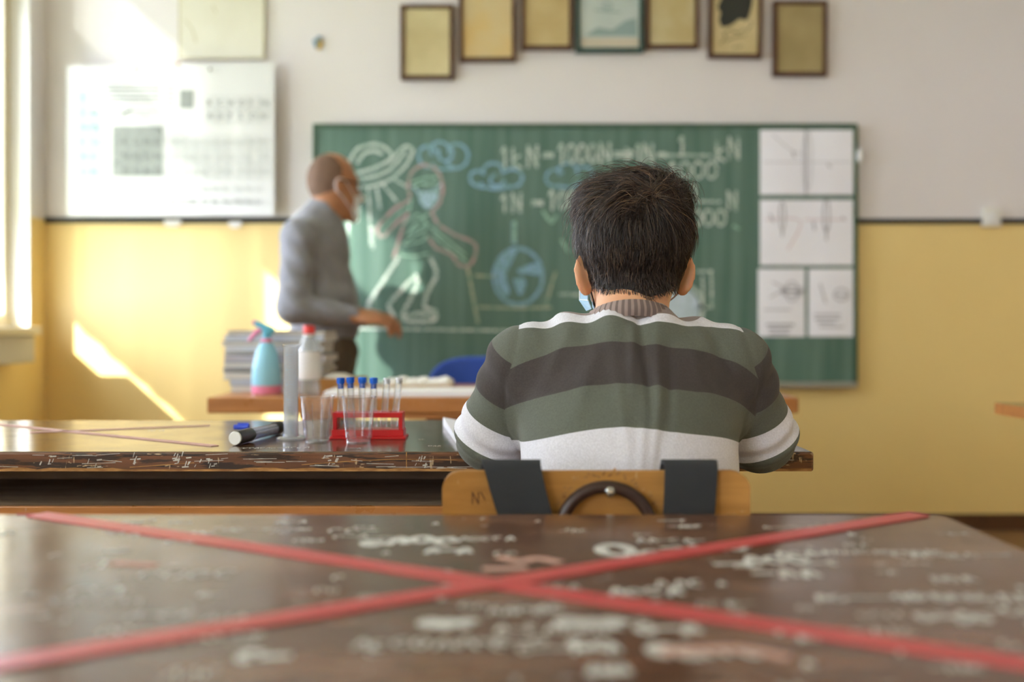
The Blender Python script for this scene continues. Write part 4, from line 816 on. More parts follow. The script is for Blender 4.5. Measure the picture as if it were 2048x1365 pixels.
# top plate with tube holes: front and back bars and cross webs
tx = [S(p-1024, 1.762) for p in (682, 702, 724, 748, 771, 785)]; tyc = (ry0+ry1)/2; zt_ = TZ+0.046
mb = MB(); mb.box((rx0+0.006, ry0, zt_-0.009), (rx1-0.006, ry0+0.011, zt_), bevel=0.0008); mb.box((rx0+0.006, ry1-0.011, zt_-0.009), (rx1-0.006, ry1, zt_), bevel=0.0008)
bd = [rx0+0.006]+[(a+b)/2 for a, b in zip(tx, tx[1:])]+[rx1-0.006]
mb.box((rx0+0.006, ry0+0.011, zt_-0.009), (tx[0]-0.009, ry1-0.011, zt_)); mb.box((tx[-1]+0.009, ry0+0.011, zt_-0.009), (rx1-0.006, ry1-0.011, zt_))
for b in bd[1:-1]: mb.box((b-0.0012, ry0+0.011, zt_-0.009), (b+0.0012, ry1-0.011, zt_))
mb.build('top_plate', 'rack_red', rk)
for x in (rx0+0.006, rx1-0.013): MB().box((x, ry0+0.002, TZ+0.0155), (x+0.007, ry1-0.002, zt_-0.0085), bevel=0.0008).build('side_post', 'rack_red', rk)
def tube(xb, xt, top, label, cap, grp):
    b = Vector((xb, tyc, TZ+0.0165)); tp = Vector((xt, tyc+0.004, top)); L_ = (tp-b).length; t = thing('test_tube', b, label, 'test tube', grp)
    rr = 0.0062; MB().lathe([(0.0, 0.0), (0.003, 0.0008), (0.0052, 0.0028), (rr, 0.007), (rr, L_-0.002), (rr+0.0008, L_-0.001), (rr+0.0008, L_), (rr-0.0006, L_), (rr-0.0008, 0.007), (0.0, 0.002)], b, 22, cap0=False, cap1=False).build('tube', 'tube_glass', t, smooth=35)
    if cap == 'blue': MB().lathe([(0.0, L_-0.008), (0.0050, L_-0.008), (0.0053, L_+0.001), (0.0068, L_+0.0015), (0.0072, L_+0.004), (0.0074, L_+0.0105), (0.0066, L_+0.0115), (0.0, L_+0.0118)], b, 20).build('cap', 'cap_blue', t, smooth=40)
    else: MB().lathe([(0.0, L_-0.006), (0.0050, L_-0.006), (0.0052, L_+0.001), (0.0064, L_+0.002), (0.006, L_+0.0045), (0.0, L_+0.005)], b, 20).build('stopper', 'stopper_white', t, smooth=40)
    v = (tp-b).normalized(); t.rotation_mode = 'QUATERNION'; t.rotation_quaternion = Vector((0, 0, 1)).rotation_difference(v)
zcap = lambda py: CZ-(py-Y0)/F*1.765
orde = ('first', 'second', 'third', 'fourth')
for i, (xb, xt, py) in enumerate(((682, 681.5, 769), (704, 701, 768), (724, 724.5, 768), (748, 747.5, 769))):
    tube(S(xb-1024, 1.762), S(xt-1024, 1.766), zcap(py), 'blue capped glass test tube, %s from the left in the rack' % orde[i], 'blue', 'blue capped test tubes')
tube(S(766-1024, 1.762), S(774-1024, 1.766), zcap(762), 'test tube with a clear white stopper next to the blue capped ones', 'white', 'white stoppered test tubes')
tube(S(787-1024, 1.762), S(798-1024, 1.766), zcap(761), 'leaning test tube with a clear white stopper at the right end of the rack', 'white', 'white stoppered test tubes')
# marker lying down, blue cap, note paper
a = Vector((S(470-1024, 1.645), 1.645, TZ+0.0122)); b = Vector((S(560-1024, 1.825), 1.825, TZ+0.0122)); L_ = (b-a).length
mk = thing('marker_tube', a, 'clear tube with black cap and white end lying on the long desk', 'marker')
O = (0, 0, 0); mk.location = a
def part_x(name, prof, mat): 
    o = MB().lathe(prof, a, 26, axis='X').build(name, mat, mk, smooth=35); return o
part_x('end_disc', [(0.0, -0.0012), (0.0105, -0.0012), (0.0112, 0.0), (0.0112, 0.002)], 'white_plastic')
part_x('black_cap', [(0.0112, 0.002), (0.0119, 0.004), (0.0117, 0.055), (0.011, 0.058)], 'black_plastic')
part_x('clear_body', [(0.0104, 0.058), (0.0104, L_-0.028)], 'bluish_plastic'); part_x('inner_core', [(0.004, 0.058), (0.004, L_-0.028)], 'steel')
part_x('end_ring', [(0.0112, L_-0.028), (0.0116, L_-0.024), (0.0116, L_-0.006), (0.0108, L_-0.004)], 'steel_dark'); part_x('rear_plug', [(0.0100, L_-0.004), (0.0090, L_), (0.0, L_)], 'black_plastic')
dv = (b-a); mk.rotation_euler = (0, 0, math.atan2(dv.y, dv.x))
c = D(484, 862); pc = thing('pen_cap', c, 'small blue pen cap lying behind the clear marker tube', 'pen cap')
MB().lathe([(0.0, -0.016), (0.0045, -0.015), (0.0065, 0.010), (0.0068, 0.013), (0.0045, 0.0135)], c+Vector((0, 0, 0.0068)), 16, axis='X').build('cap_shell', 'blue_plastic', pc, smooth=40); MB().box(c+Vector((-0.008, -0.0012, 0.012)), c+Vector((0.013, 0.0012, 0.0148)), bevel=0.0005).build('clip', 'blue_plastic', pc)
nb = thing('notebook', D(1000, 870), 'open white notebook under the boy\'s arms on the long desk', 'notebook')
pA, pB = D(886, 851), D(913, 890)
mb = MB(); n = 12; vs = []
for i in range(n+1):
    u = i/n; lift = 0.004+0.012*math.exp(-u*9)*(1 if u < 1 else 0); xl0 = pA.x+u*0.40; xl1 = pB.x+u*0.38
    vs += [(xl1, pB.y, TZ+lift*0.7), (xl0, pA.y, TZ+lift), (xl1, pB.y, TZ+0.0006), (xl0, pA.y, TZ+0.0006)]
mb.v = vs
for i in range(n):
    a_, b_ = 4*i, 4*i+4; mb.f += [(a_, b_, b_+1, a_+1), (a_+2, a_+3, b_+3, b_+2), (a_, a_+2, b_+2, b_), (a_+1, b_+1, b_+3, a_+3)]
mb.f += [(0, 1, 3, 2), (4*n, 4*n+2, 4*n+3, 4*n+1)]; mb.m = [0]*len(mb.f); mb.build('pages', 'paper_white', nb, smooth=40)
mb = MB(); mb.add([(pB.x+0.02, pB.y-0.006, TZ+0.0002), (pB.x+0.40, pB.y-0.006, TZ+0.0002), (pA.x+0.41, pA.y+0.004, TZ+0.0002), (pA.x+0.02, pA.y+0.004, TZ+0.0002)], [(0, 1, 2, 3)]); mb.build('cover', 'black_cloth', nb)

# ---------------------------------------------------------------- things on the teacher's desk
def T3(px, py, d): return P(px, py, d)
z = TZ; bx0, bx1 = S(459-1024, 3.0), S(652-1024, 3.0); k = 0
sizes = [0.020, 0.016, 0.022, 0.012, 0.018, 0.020, 0.010, 0.016, 0.014, 0.018, 0.013]
names = ('bottom', 'second from the bottom', 'third from the bottom', 'fourth from the bottom', 'fifth from the bottom', 'middle', 'fifth from the top', 'fourth from the top', 'third from the top', 'second from the top', 'topmost')
cols = [9, 2, 1, 8, 7, 6, 3, 4, 5, 2, 0]
for i, h in enumerate(sizes):
    j0, j1, jy, rz = random.uniform(-.010, .014), random.uniform(-.02, .012), random.uniform(-.01, .01), random.uniform(-.03, .03)
    mid = Vector(((bx0+bx1)/2+j0, 3.06+jy, z)); hw = (bx1-bx0)/2+j1*0.3
    t = thing('magazine' if i % 3 else 'textbook', mid, '%s of the pile of magazines and books behind the blue spray bottle' % names[i], 'book', 'pile on the teacher desk')
    lo = mid+Vector((-hw, -0.10, 0)); hi = mid+Vector((hw, 0.10, h))
    MB().box(lo+Vector((0, 0, 0.0018)), hi-Vector((0.003, 0, 0.0018)), bevel=0.0008).build('pages', 'page_edge', t)
    MB().box((lo.x-0.002, lo.y-0.002, lo.z), (hi.x, hi.y+0.002, lo.z+0.0018)).build('cover', 'cover_%d' % cols[i], t); MB().box((lo.x-0.002, lo.y-0.002, hi.z-0.0018), (hi.x, hi.y+0.002, hi.z)).build('cover', 'cover_%d' % cols[i], t)
    if i % 2: MB().box((lo.x-0.0035, lo.y-0.0035, lo.z+0.0002), (hi.x, lo.y-0.002, hi.z-0.0002)).build('spine', 'cover_%d' % cols[i], t)
    t.rotation_euler = (0, 0, rz); z += h+0.0003
c = P(533, 788, 2.89); c.z = TZ
sp = thing('spray_bottle', c, 'light blue spray bottle with pink trigger and pink base band', 'spray bottle'); s_ = 2.89/F
MB().lathe([(0.0, 0.0), (0.040, 0.0), (0.043, 0.003), (0.0430, 0.0245)], c, 36, cap1=False).build('base_band', 'spray_pink', sp, smooth=30)
MB().lathe([(0.0428, 0.0245), (0.0425, 0.05), (0.039, 0.085), (0.031, 0.120), (0.0205, 0.143), (0.0145, 0.150)], c, 36).build('bottle_body', 'spray_blue', sp, smooth=40)
MB().lathe([(0.0150, 0.149), (0.0160, 0.150), (0.0160, 0.158), (0.0140, 0.160)], c, 28).build('collar', 'spray_pink', sp, smooth=40)
fld = Field(c+Vector((-0.09, -0.04, 0.14)), c+Vector((0.06, 0.04, 0.23)), 0.0022)
fld.add(f_cap(c+Vector((0, 0, 0.155)), c+Vector((0.001, 0, 0.182)), 0.0125, 0.0115), 0.008).add(f_cap(c+Vector((0.014, 0, 0.183)), c+Vector((-0.030, 0, 0.204)), 0.0115, 0.0085), 0.008)
vs, q_ = fld.mesh(); np_mesh('spray_head', vs, q_, 'spray_head', sp)
MB().tube([c+Vector((-0.030, 0, 0.204)), c+Vector((-0.040, 0, 0.208))], [0.0085, 0.006], 12).build('nozzle', 'spray_pink', sp, smooth=True)
MB().tube([c+Vector((-0.014, 0, 0.188)), c+Vector((-0.030, 0, 0.178)), c+Vector((-0.046, 0, 0.160)), c+Vector((-0.052, 0, 0.152))], [0.007, 0.0075, 0.006, 0.004], 10).build('trigger', 'spray_pink', sp, smooth=True)
c = P(618, 792, 2.84); c.z = TZ
bt = thing('clear_bottle', c, 'clear plastic bottle with a red cap and pale label', 'bottle')
MB().lathe([(0.0, 0.001), (0.029, 0.0), (0.032, 0.006), (0.032, 0.125), (0.029, 0.143), (0.020, 0.160), (0.0135, 0.170), (0.0135, 0.178)], c, 36).build('bottle_body', 'bottle_clear', bt, smooth=40)
MB().lathe([(0.0323, 0.045), (0.0325, 0.046), (0.0325, 0.124), (0.0323, 0.125)], c, 36, cap0=False, cap1=False).build('label_wrap', 'bottle_label', bt, smooth=40)
MB().lathe([(0.0, 0.174), (0.0165, 0.174), (0.0168, 0.178), (0.0165, 0.196), (0.0150, 0.198), (0.0, 0.198)], c, 28).build('cap', 'cap_red', bt, smooth=40)
mb = MB(); mb.lathe([(0.0141, 0.163), (0.0148, 0.166), (0.0148, 0.174)], c, 28, cap0=False, cap1=False); mb.build('neck_ring', 'white_plastic', bt, smooth=40)
dk = thing('wooden_box', P(690, 790, 2.95), 'light wooden box heaped with crumpled white paper', 'box')
a = P(630, 786, 2.95); b = P(704, 757, 2.95); x0_, x1_, zt2 = a.x, b.x+0.03, b.z
mb = MB(); mb.box((x0_, 2.93, TZ), (x1_, 2.938, zt2)); mb.box((x0_, 3.062, TZ), (x1_, 3.07, zt2)); mb.box((x0_, 2.938, TZ), (x0_+0.008, 3.062, zt2)); mb.box((x1_-0.008, 2.938, TZ), (x1_, 3.062, zt2)); mb.box((x0_+0.008, 2.938, TZ), (x1_-0.008, 3.062, TZ+0.006)); mb.build('box_body', 'box_wood', dk)
def crumple(name, c, rx, ry, rz, mat, parent, seed):
    rg = np.random.default_rng(seed); bm = bmesh.new(); bmesh.ops.create_icosphere(bm, subdivisions=3, radius=1.0)
    for v in bm.verts:
        k_ = 1+0.22*(rg.random()-0.5); v.co = Vector((v.co.x*rx*k_, v.co.y*ry*k_, max(-0.2, v.co.z)*rz*k_))+Vector(c)
    me = bpy.data.meshes.new(name); bm.to_mesh(me); bm.free(); me.materials.append(MATS[mat]); o = bpy.data.objects.new(name, me); COL.objects.link(o); o.parent = parent; o.matrix_parent_inverse = parent_inv(parent); return o
crumple('crumpled_paper', ((x0_+x1_)/2-0.01, 3.0, zt2-0.012), 0.052, 0.045, 0.026, 'paper_crumple', dk, 3)
dp = thing('paper_stack', D(840, 792), 'long flat white paper stack at the front of the teacher desk', 'paper')
mb = MB(); mb.box((S(650-1024, 2.76), 2.745, TZ+0.0005), (S(1180-1024, 2.76), 2.92, TZ+0.0165), bevel=0.002); mb.build('paper_block', 'paper_white', dp); MB().box((S(652-1024, 2.76), 2.747, TZ+0.0165), (S(1178-1024, 2.76), 2.918, TZ+0.0172)).build('top_sheet', 'paper_crumple', dp)
wb = thing('tan_carton', P(840, 780, 3.0), 'low tan carton topped with crumpled white stuffing on the teacher desk', 'box')
a = P(772, 784, 3.0); b = P(903, 768, 3.0)
MB().box((a.x, 2.94, TZ), (b.x, 3.06, b.z), bevel=0.003).build('carton', 'carton_tan', wb)
mb = MB(); 
for k in range(6): crumple('cotton_wad', (a.x+0.02+k*(b.x-a.x-0.04)/5, 3.0, b.z+0.002), 0.028, 0.05, 0.016+0.004*(k % 2), 'paper_crumple', wb, 20+k)
# blue chair behind the teacher's desk
bc = thing('blue_chair', (-0.0, 3.72, 0), 'chair with a rounded blue padded back behind the teacher desk', 'chair')
cxx, cw, ctop = S(968-1024, 3.6), S(114, 3.6), P(0, 713, 3.6).z
fl = Field((cxx-cw-0.03, 3.50, 0.44), (cxx+cw+0.03, 3.72, ctop+0.03), 0.008)
def bk(X, Y, Z): 
    u = np.abs((X-cxx)/cw); w_ = np.abs((Z-(ctop-0.17))/0.17); yy = 3.6+0.05*((X-cxx)/cw)**2*-1
    s1 = (u**3.2+w_**3.2)**(1/3.2)-1; return np.maximum(s1*0.12, np.abs(Y-yy)-0.022)
bk.lo = np.array((cxx-cw, 3.5, ctop-0.34)); bk.hi = np.array((cxx+cw, 3.66, ctop)); fl.add(bk, 0.01); vs, q_ = fl.mesh(); np_mesh('backrest', relax(vs, q_, 3), q_, 'chair_blue', bc)
MB().tube([(cxx, 3.63, ctop-0.25), (cxx, 3.66, 0.50), (cxx, 3.60, 0.44)], 0.016, 10).build('back_post', 'steel_dark', bc, smooth=True)
MB().slab(rounded(cxx-0.21, 3.42, cxx+0.21, 3.60, 0.06)[:0]+rounded(cxx-0.21, 3.40, cxx+0.21, 3.595, 0.05), 0.42, 0.47).build('seat', 'chair_blue', bc)
for sx in (-0.17, 0.17):
    for yy in (3.43, 3.57): MB().tube([(cxx+sx, yy, 0.0), (cxx+sx*0.9, yy, 0.42)], 0.012, 10).build('leg', 'steel_dark', bc, smooth=True)
# ---------------------------------------------------------------- people
def fit_mask(head, c, fwd, nu=20, nv=12, half=66, top=20, bot=-58, off=0.004):
    """grid of points lying just off the face: rays from c out to the head surface; pleats run across"""
    pts = []; f = np.array(fwd, float); r = np.array((f[1], -f[0], 0.0))
    for i in range(nu+1):
        for j in range(nv+1):
            a = math.radians(-half+2*half*i/nu); e = math.radians(top+(bot-top)*j/nv); edge = (abs(2*i/nu-1))**2
            e *= 1-0.30*edge; d = (f*math.cos(a)+r*math.sin(a))*math.cos(e)+np.array((0, 0, math.sin(e))); lo_, hi_ = 0.0, 0.2
            for _ in range(24):
                m_ = (lo_+hi_)/2; p = c+d*m_
                if float(head(p[0], p[1], p[2])) < off+0.0012*(j % 2): lo_ = m_
                else: hi_ = m_
            pts.append(tuple(c+d*hi_))
    return pts, [(i*(nv+1)+j, (i+1)*(nv+1)+j, (i+1)*(nv+1)+j+1, i*(nv+1)+j+1) for i in range(nu) for j in range(nv)]
# ---------------------------------------------------------------- the boy
boy = thing('person', (0.16, 1.35, 0.0), 'person seen from behind in a striped grey and white sweater, leaning on the long desk', 'person')
Hc = np.array(P(1267, 492, 1.495))
shL, shR = np.array(P(1052, 730, 1.43)), np.array(P(1462, 735, 1.43)); elL, elR = np.array(P(984, 872, 1.475)), np.array(P(1518, 872, 1.475))
wrL, wrR = np.array((0.035, 1.80, 0.768)), np.array((0.285, 1.80, 0.768)); Nb = np.array(P(1256, 728, 1.42)); BX = 0.165
hipL, hipR = np.array((0.075, 1.30, 0.525)), np.array((0.255, 1.30, 0.525)); knL, knR = np.array((0.03, 1.72, 0.50)), np.array((0.30, 1.72, 0.50)); anL, anR = np.array((0.03, 1.70, 0.09)), np.array((0.30, 1.70, 0.09))
fl = Field((-0.16, 1.10, -0.01), (0.48, 2.06, 1.20), 0.004)
# head
skull = f_ell(Hc, (0.073, 0.092, 0.098)); fl.add(skull, 0.01)
fl.add(f_ell(Hc+(0, 0.045, -0.065), (0.056, 0.062, 0.075)), 0.03); fl.add(f_cap(Hc+(0, 0.03, -0.10), Hc+(0, 0.085, -0.128), 0.036, 0.022), 0.025)      # face, jaw
fl.add(f_cap(Hc+(0, 0.098, -0.015), Hc+(0, 0.118, -0.052), 0.008, 0.013), 0.012); fl.add(f_cap(Hc+(-0.03, 0.083, 0.012), Hc+(0.03, 0.083, 0.012), 0.012, 0.012), 0.015)   # nose, brow
for s_ in (-1, 1):
    fl.sub(f_ell(Hc+(s_*0.030, 0.100, -0.010), (0.014, 0.012, 0.009)), 0.006); fl.add(f_ell(Hc+(s_*0.030, 0.084, -0.011), (0.012, 0.012, 0.011)), 0.002)    # eyes
fl.add(f_cap(Hc+(-0.018, 0.100, -0.083), Hc+(0.018, 0.100, -0.083), 0.006, 0.006), 0.005); fl.add(f_cap(Hc+(-0.014, 0.099, -0.094), Hc+(0.014, 0.099, -0.094), 0.007, 0.007), 0.005)  # lips
fl.add(f_cap(np.array(P(1257, 690, 1.43)), Hc+(0, -0.012, -0.06), 0.056, 0.052), 0.02)                                                                    # neck
# ears
EARS = []
for s_, px, py in ((-1, 1166, 548), (1, 1371, 548)):
    a = math.radians(38)*s_; e0 = np.array(P(px, py, 1.488)); nrm = np.array((math.cos(a), math.sin(a), 0))*s_; fw = np.array((-math.sin(a)*1.0, math.cos(a), 0)); 
    back = np.array((s_*math.sin(math.radians(52)), -math.cos(math.radians(52)), 0)); nn = np.array((s_*math.cos(math.radians(52)), math.sin(math.radians(52)), 0)); tilt = 0.16
    up = np.array((s_*tilt, 0, 1.0)); up -= back*up.dot(back); up /= np.linalg.norm(up); nn = np.cross(back, up)
    R = np.stack([back, nn, up], 1)
    fl.add(f_ell(e0, (0.0175, 0.0060, 0.030), R), 0.004); fl.add(f_ell(e0-up*0.022-back*0.004, (0.010, 0.0060, 0.012), R), 0.006); fl.add(f_cap(e0-back*0.022-up*0.008, e0-back*0.008+up*0.004, 0.010, 0.008), 0.008)
    EARS.append((e0, back, up))
# trunk and limbs under the clothes
fl.add(f_cap((BX, 1.33, 0.56), (BX, 1.40, 0.80), 0.085, 0.085, (1.4, 1, 1)), 0.03); fl.add(f_cap(shL+(0.02, 0, -0.005), shR-(0.02, 0, 0.005), 0.045, 0.045), 0.04)
for sh_, el_, wr_, hp, kn, an, s_ in ((shL, elL, wrL, hipL, knL, anL, -1), (shR, elR, wrR, hipR, knR, anR, 1)):
    fl.add(f_cap(sh_, el_, 0.040, 0.032), 0.02); fl.add(f_cap(el_, wr_, 0.034, 0.024), 0.012)
    fl.add(f_cap(hp, kn, 0.072, 0.050), 0.02); fl.add(f_cap(kn, an, 0.048, 0.032), 0.012); fl.add(f_cap(an+(0, -0.02, -0.035), an+(0, 0.12, -0.05), 0.034, 0.028), 0.015)
    for fn, k in f_hand(wr_, (-s_*0.35, 1, -0.12), (0, 0, 1), -s_, 0.90, 0.35): fl.add(fn, k)
vs, q_ = fl.mesh(); body = np_mesh('body', relax(vs, q_, 2, 0.4), q_, 'skin', boy)
# sweater
fl = Field((-0.17, 1.16, 0.46), (0.50, 1.86, 1.02), 0.0042)
torso = union_fn([f_ell(P(1256, 795, 1.425), (0.170, 0.108, 0.120)), f_ell((BX-0.003, 1.375, 0.715), (0.150, 0.112, 0.155)), f_ell((BX-0.005, 1.335, 0.575), (0.158, 0.125, 0.105)), f_cap(Nb, shL+(0.03, 0, 0), 0.066, 0.060), f_cap(Nb, shR-(0.03, 0, 0), 0.066, 0.060), f_ell(P(1256, 690, 1.43), (0.085, 0.070, 0.045))], 0.035)
armL = union_fn([f_cap(shL, elL, 0.059, 0.050), f_cap(elL, wrL, 0.050, 0.036)], 0.02); armR = union_fn([f_cap(shR, elR, 0.059, 0.050), f_cap(elR, wrR, 0.050, 0.036)], 0.02)
fl.add(torso, 0.01); fl.add(armL, 0.022); fl.add(armR, 0.022)
fl.sub(f_cap(np.array(P(1257, 632, 1.44)), Hc+(0, -0.01, -0.05), 0.050, 0.060), 0.004)
vs, q_ = fl.mesh(); vs = relax(vs, q_, 2, 0.5)
# soft folds: gathers over the shoulders, long creases down the spine, rolls at the elbows
x, y, z = vs.T; dT, dL, dR = torso(x, y, z), armL(x, y, z), armR(x, y, z); dA = np.minimum(dL, dR)
nrm = np.zeros_like(vs); fn_ = np.cross(vs[q_[:, 2]]-vs[q_[:, 0]], vs[q_[:, 3]]-vs[q_[:, 1]])
for k in range(4): np.add.at(nrm, q_[:, k], fn_)
nrm /= np.maximum(np.linalg.norm(nrm, axis=1), 1e-12)[:, None]
def bump(v, c, w): return np.exp(-((v-c)/w)**2)
ppx = 1024+F*x/y; ppy = Y0-F*(z-CZ)/y
disp = np.zeros(len(vs)); tor = np.clip((dA-dT)/0.02, 0, 1)
topz = np.clip((z-0.865)/0.05, 0, 1)
disp += topz*tor*(0.0050*np.sin(x*95+1.0)+0.003*np.sin(x*57+y*60))
for cx_, w_, zc_, zw_, am, sl in ((0.160, .006, .87, .045, .0030, .10), (0.177, .005, .86, .060, -.0035, -.05), (0.190, .007, .83, .080, .0030, .08), (0.207, .006, .82, .05, -.0030, .1), (0.142, .009, .80, .08, .0020, -.1), (0.10, .012, .84, .06, .0022, .35), (0.25, .014, .85, .06, .0025, -.4), (0.06, .010, .86, .04, .0022, .5), (0.29, .010, .87, .04, -.003, -.5), (0.165, .005, .75, .05, .0018, .1), (0.188, .006, .74, .05, -.002, .12)):
    disp += 1.6*tor*am*bump(x-sl*(z-zc_), cx_, w_)*bump(z, zc_, zw_)*(y < 1.45)
arm = 1-tor
for s_, sh_, el_ in ((-1, shL, elL), (1, shR, elR)):
    ax_ = (el_-sh_)/np.linalg.norm(el_-sh_); tt = (vs-sh_)@ax_/np.linalg.norm(el_-sh_); sel = arm*(np.sign(x-BX) == s_)
    disp += sel*(0.0025*np.sin(tt*17+x*40*s_+z*30)*bump(tt, 0.35, 0.4)+0.003*np.sin(tt*23+y*40)*bump(tt, 1.0, 0.25))
disp += -0.0022*bump(dA-dT, -0.010, 0.003)*(z > 0.72)          # sunk sleeve seam
disp += 0.0012*np.sin(x*33+z*21)*np.sin(z*39-x*17+1)
vs = vs+nrm*disp[:, None]
# stripe coordinates: v down the trunk, t along each sleeve, side = which of the two applies
xr = (x-BX)/0.17
v_t = z+(0.036-0.027*np.clip((z-0.868)/0.032, 0, 1))*np.clip(np.abs(xr), 0, 1.2)**3.0+0.003*np.sin(x*34)+np.where(xr > 0, 0.010*xr**2, 0)+0.35*np.clip(y-1.425, 0, 0.1)
tA = []
for sh_, el_ in ((shL, elL), (shR, elR)):
    ax_ = (el_-sh_); L_ = np.linalg.norm(ax_); ax_ = ax_/L_; t1 = (vs-sh_)@ax_/L_
    fx = (vs-el_); t1 = np.where(y > el_[1]+0.03, np.maximum(t1, 1.0+(y-el_[1]-0.03)*3), t1); tA.append(t1)
v_s = np.where(x < BX, tA[0], tA[1]); side = dA-dT+0.010
def sweater_mat():
    m = bpy.data.materials.new('striped_knit'); m.use_nodes = True; nt = m.node_tree; b = nt.nodes['Principled BSDF']; L = nt.links.new
    def ramp(attr, a, c, stops):
        at = N(nt, 'ShaderNodeAttribute', attribute_name=attr); mr = N(nt, 'ShaderNodeMapRange'); mr.inputs[1].default_value = a; mr.inputs[2].default_value = c; L(at.outputs['Fac'], mr.inputs[0])
        r = N(nt, 'ShaderNodeValToRGB'); r.color_ramp.interpolation = 'CONSTANT'; el = r.color_ramp.elements
        while len(el) > 1: el.remove(el[-1])
        el[0].position = 0; el[0].color = lin(stops[0][1])
        for p, cc in stops[1:]:
            e = el.new((p-a)/(c-a)); e.color = lin(cc)
        L(mr.outputs[0], r.inputs[0]); return r.outputs[0]
    G, K, WH, MV = '5F635A', '464140', 'D2D2DA', '8A7C78'
    ct = ramp('stripe_trunk', 0.45, 1.05, [(0.45, G), (0.60, K), (0.68, G), (0.700, WH), (0.774, G), (0.829, K), (0.882, G), (0.9125, WH), (0.9225, MV)])
    cs = ramp('stripe_sleeve', -1.0, 3.0, [(-1, G), (-0.12, K), (0.42, G), (0.72, WH), (1.06, G), (1.5, K), (2.0, G)])
    sd = N(nt, 'ShaderNodeAttribute', attribute_name='sleeve_side'); lt = N(nt, 'ShaderNodeMath', operation='LESS_THAN'); lt.inputs[1].default_value = 0.0; L(sd.outputs['Fac'], lt.inputs[0])
    mx = N(nt, 'ShaderNodeMix', data_type='RGBA'); L(lt.outputs[0], mx.inputs[0]); L(ct, mx.inputs[6]); L(cs, mx.inputs[7])
    tc = N(nt, 'ShaderNodeTexCoord'); n1 = N(nt, 'ShaderNodeTexNoise', Scale=420.0, Detail=3.0); L(tc.outputs['Object'], n1.inputs['Vector'])
    n2 = N(nt, 'ShaderNodeTexNoise', Scale=30.0, Detail=4.0); L(tc.outputs['Object'], n2.inputs['Vector'])
    hs = N(nt, 'ShaderNodeHueSaturation'); mr = N(nt, 'ShaderNodeMapRange'); mr.inputs[1].default_value = 0.3; mr.inputs[2].default_value = 0.7; mr.inputs[3].default_value = 0.90; mr.inputs[4].default_value = 1.10; L(n1.outputs['Fac'], mr.inputs[0]); L(mr.outputs[0], hs.inputs['Value']); L(mx.outputs[2], hs.inputs['Color'])
    L(hs.outputs[0], b.inputs['Base Color']); b.inputs['Roughness'].default_value = 0.95; b.inputs['Sheen Weight'].default_value = 0.12; b.inputs['Specular IOR Level'].default_value = 0.2
    b1 = N(nt, 'ShaderNodeBump', Strength=0.35, Distance=0.001); L(n1.outputs['Fac'], b1.inputs['Height']); b2 = N(nt, 'ShaderNodeBump', Strength=0.35, Distance=0.004); L(n2.outputs['Fac'], b2.inputs['Height']); L(b1.outputs[0], b2.inputs['Normal']); L(b2.outputs[0], b.inputs['Normal'])
    MATS['striped_knit'] = m
sweater_mat()
np_mesh('sweater', vs, q_, 'striped_knit', boy, attrs={'stripe_trunk': v_t, 'stripe_sleeve': v_s, 'sleeve_side': side})
# ribbed collar
cc = np.array(P(1258, 648, 1.425)); mb = MB(); n = 96; k = 7; vs_ = []
for i in range(n):
    a = 2*math.pi*i/n; rib = 0.0012*(1 if i % 2 else -1)
    for j in range(k):
        ph = j/(k-1); rr = 0.0650-0.0045*ph+0.004*math.sin(math.pi*ph)+rib; h_ = -0.013+0.023*ph
        p = Vector((cc[0]+rr*1.03*math.cos(a), cc[1]+0.004+rr*math.sin(a), cc[2]+h_-0.028*math.sin(a)*1.0-0.004)); vs_.append(tuple(p))
mb.v = vs_
for i in range(n):
    for j in range(k-1): i2 = (i+1) % n; mb.f.append((i*k+j, i2*k+j, i2*k+j+1, i*k+j+1)); mb.m.append(0 if i % 2 else 1)
co = mb.build('collar', ['collar_rib', 'collar_dark'], boy, smooth=70)
# trousers and shoes
fl = Field((-0.07, 1.14, 0.02), (0.41, 1.86, 0.66), 0.006)
fl.add(f_cap(hipL, hipR, 0.098, 0.098), 0.02)
for hp, kn, an in ((hipL, knL, anL), (hipR, knR, anR)): fl.add(f_cap(hp, kn, 0.083, 0.062), 0.025); fl.add(f_cap(kn, an+(0, 0, 0.02), 0.060, 0.048), 0.015)
vs, q_ = fl.mesh(); np_mesh('trousers', vs, q_, 'denim', boy)
for an in (anL, anR):
    fl = Field(an+(-0.06, -0.09, -0.10), an+(0.06, 0.20, 0.05), 0.004); fl.add(f_cap(an+(0, -0.03, -0.045), an+(0, 0.13, -0.055), 0.043, 0.035), 0.01); fl.add(f_cap(an+(0, 0, -0.03), an+(0, 0, 0.005), 0.042, 0.044), 0.02)
    vs, q_ = fl.mesh(); vs[:, 2] = np.maximum(vs[:, 2], 0.002); np_mesh('shoe', vs, q_, ['shoe'], boy)
# face mask with ear loops
head_b = union_fn([skull, f_ell(Hc+(0, 0.045, -0.065), (0.056, 0.062, 0.075)), f_cap(Hc+(0, 0.03, -0.10), Hc+(0, 0.085, -0.128), 0.036, 0.022), f_cap(Hc+(0, 0.098, -0.015), Hc+(0, 0.118, -0.052), 0.008, 0.013)], 0.025)
mk_ = MB(); mv, mf = fit_mask(head_b, Hc+(0, 0.030, -0.068), (0, 1, 0), half=86); mk_.add(mv, mf)
def mask_pt(u, v, off=0.0): return np.array(mv[(20 if u > 0 else 0)*13+int(round(v*12))])
mo = mk_.build('face_mask', 'mask_blue', boy, smooth=60); sm = mo.modifiers.new('thick', 'SOLIDIFY'); sm.thickness = 0.0015
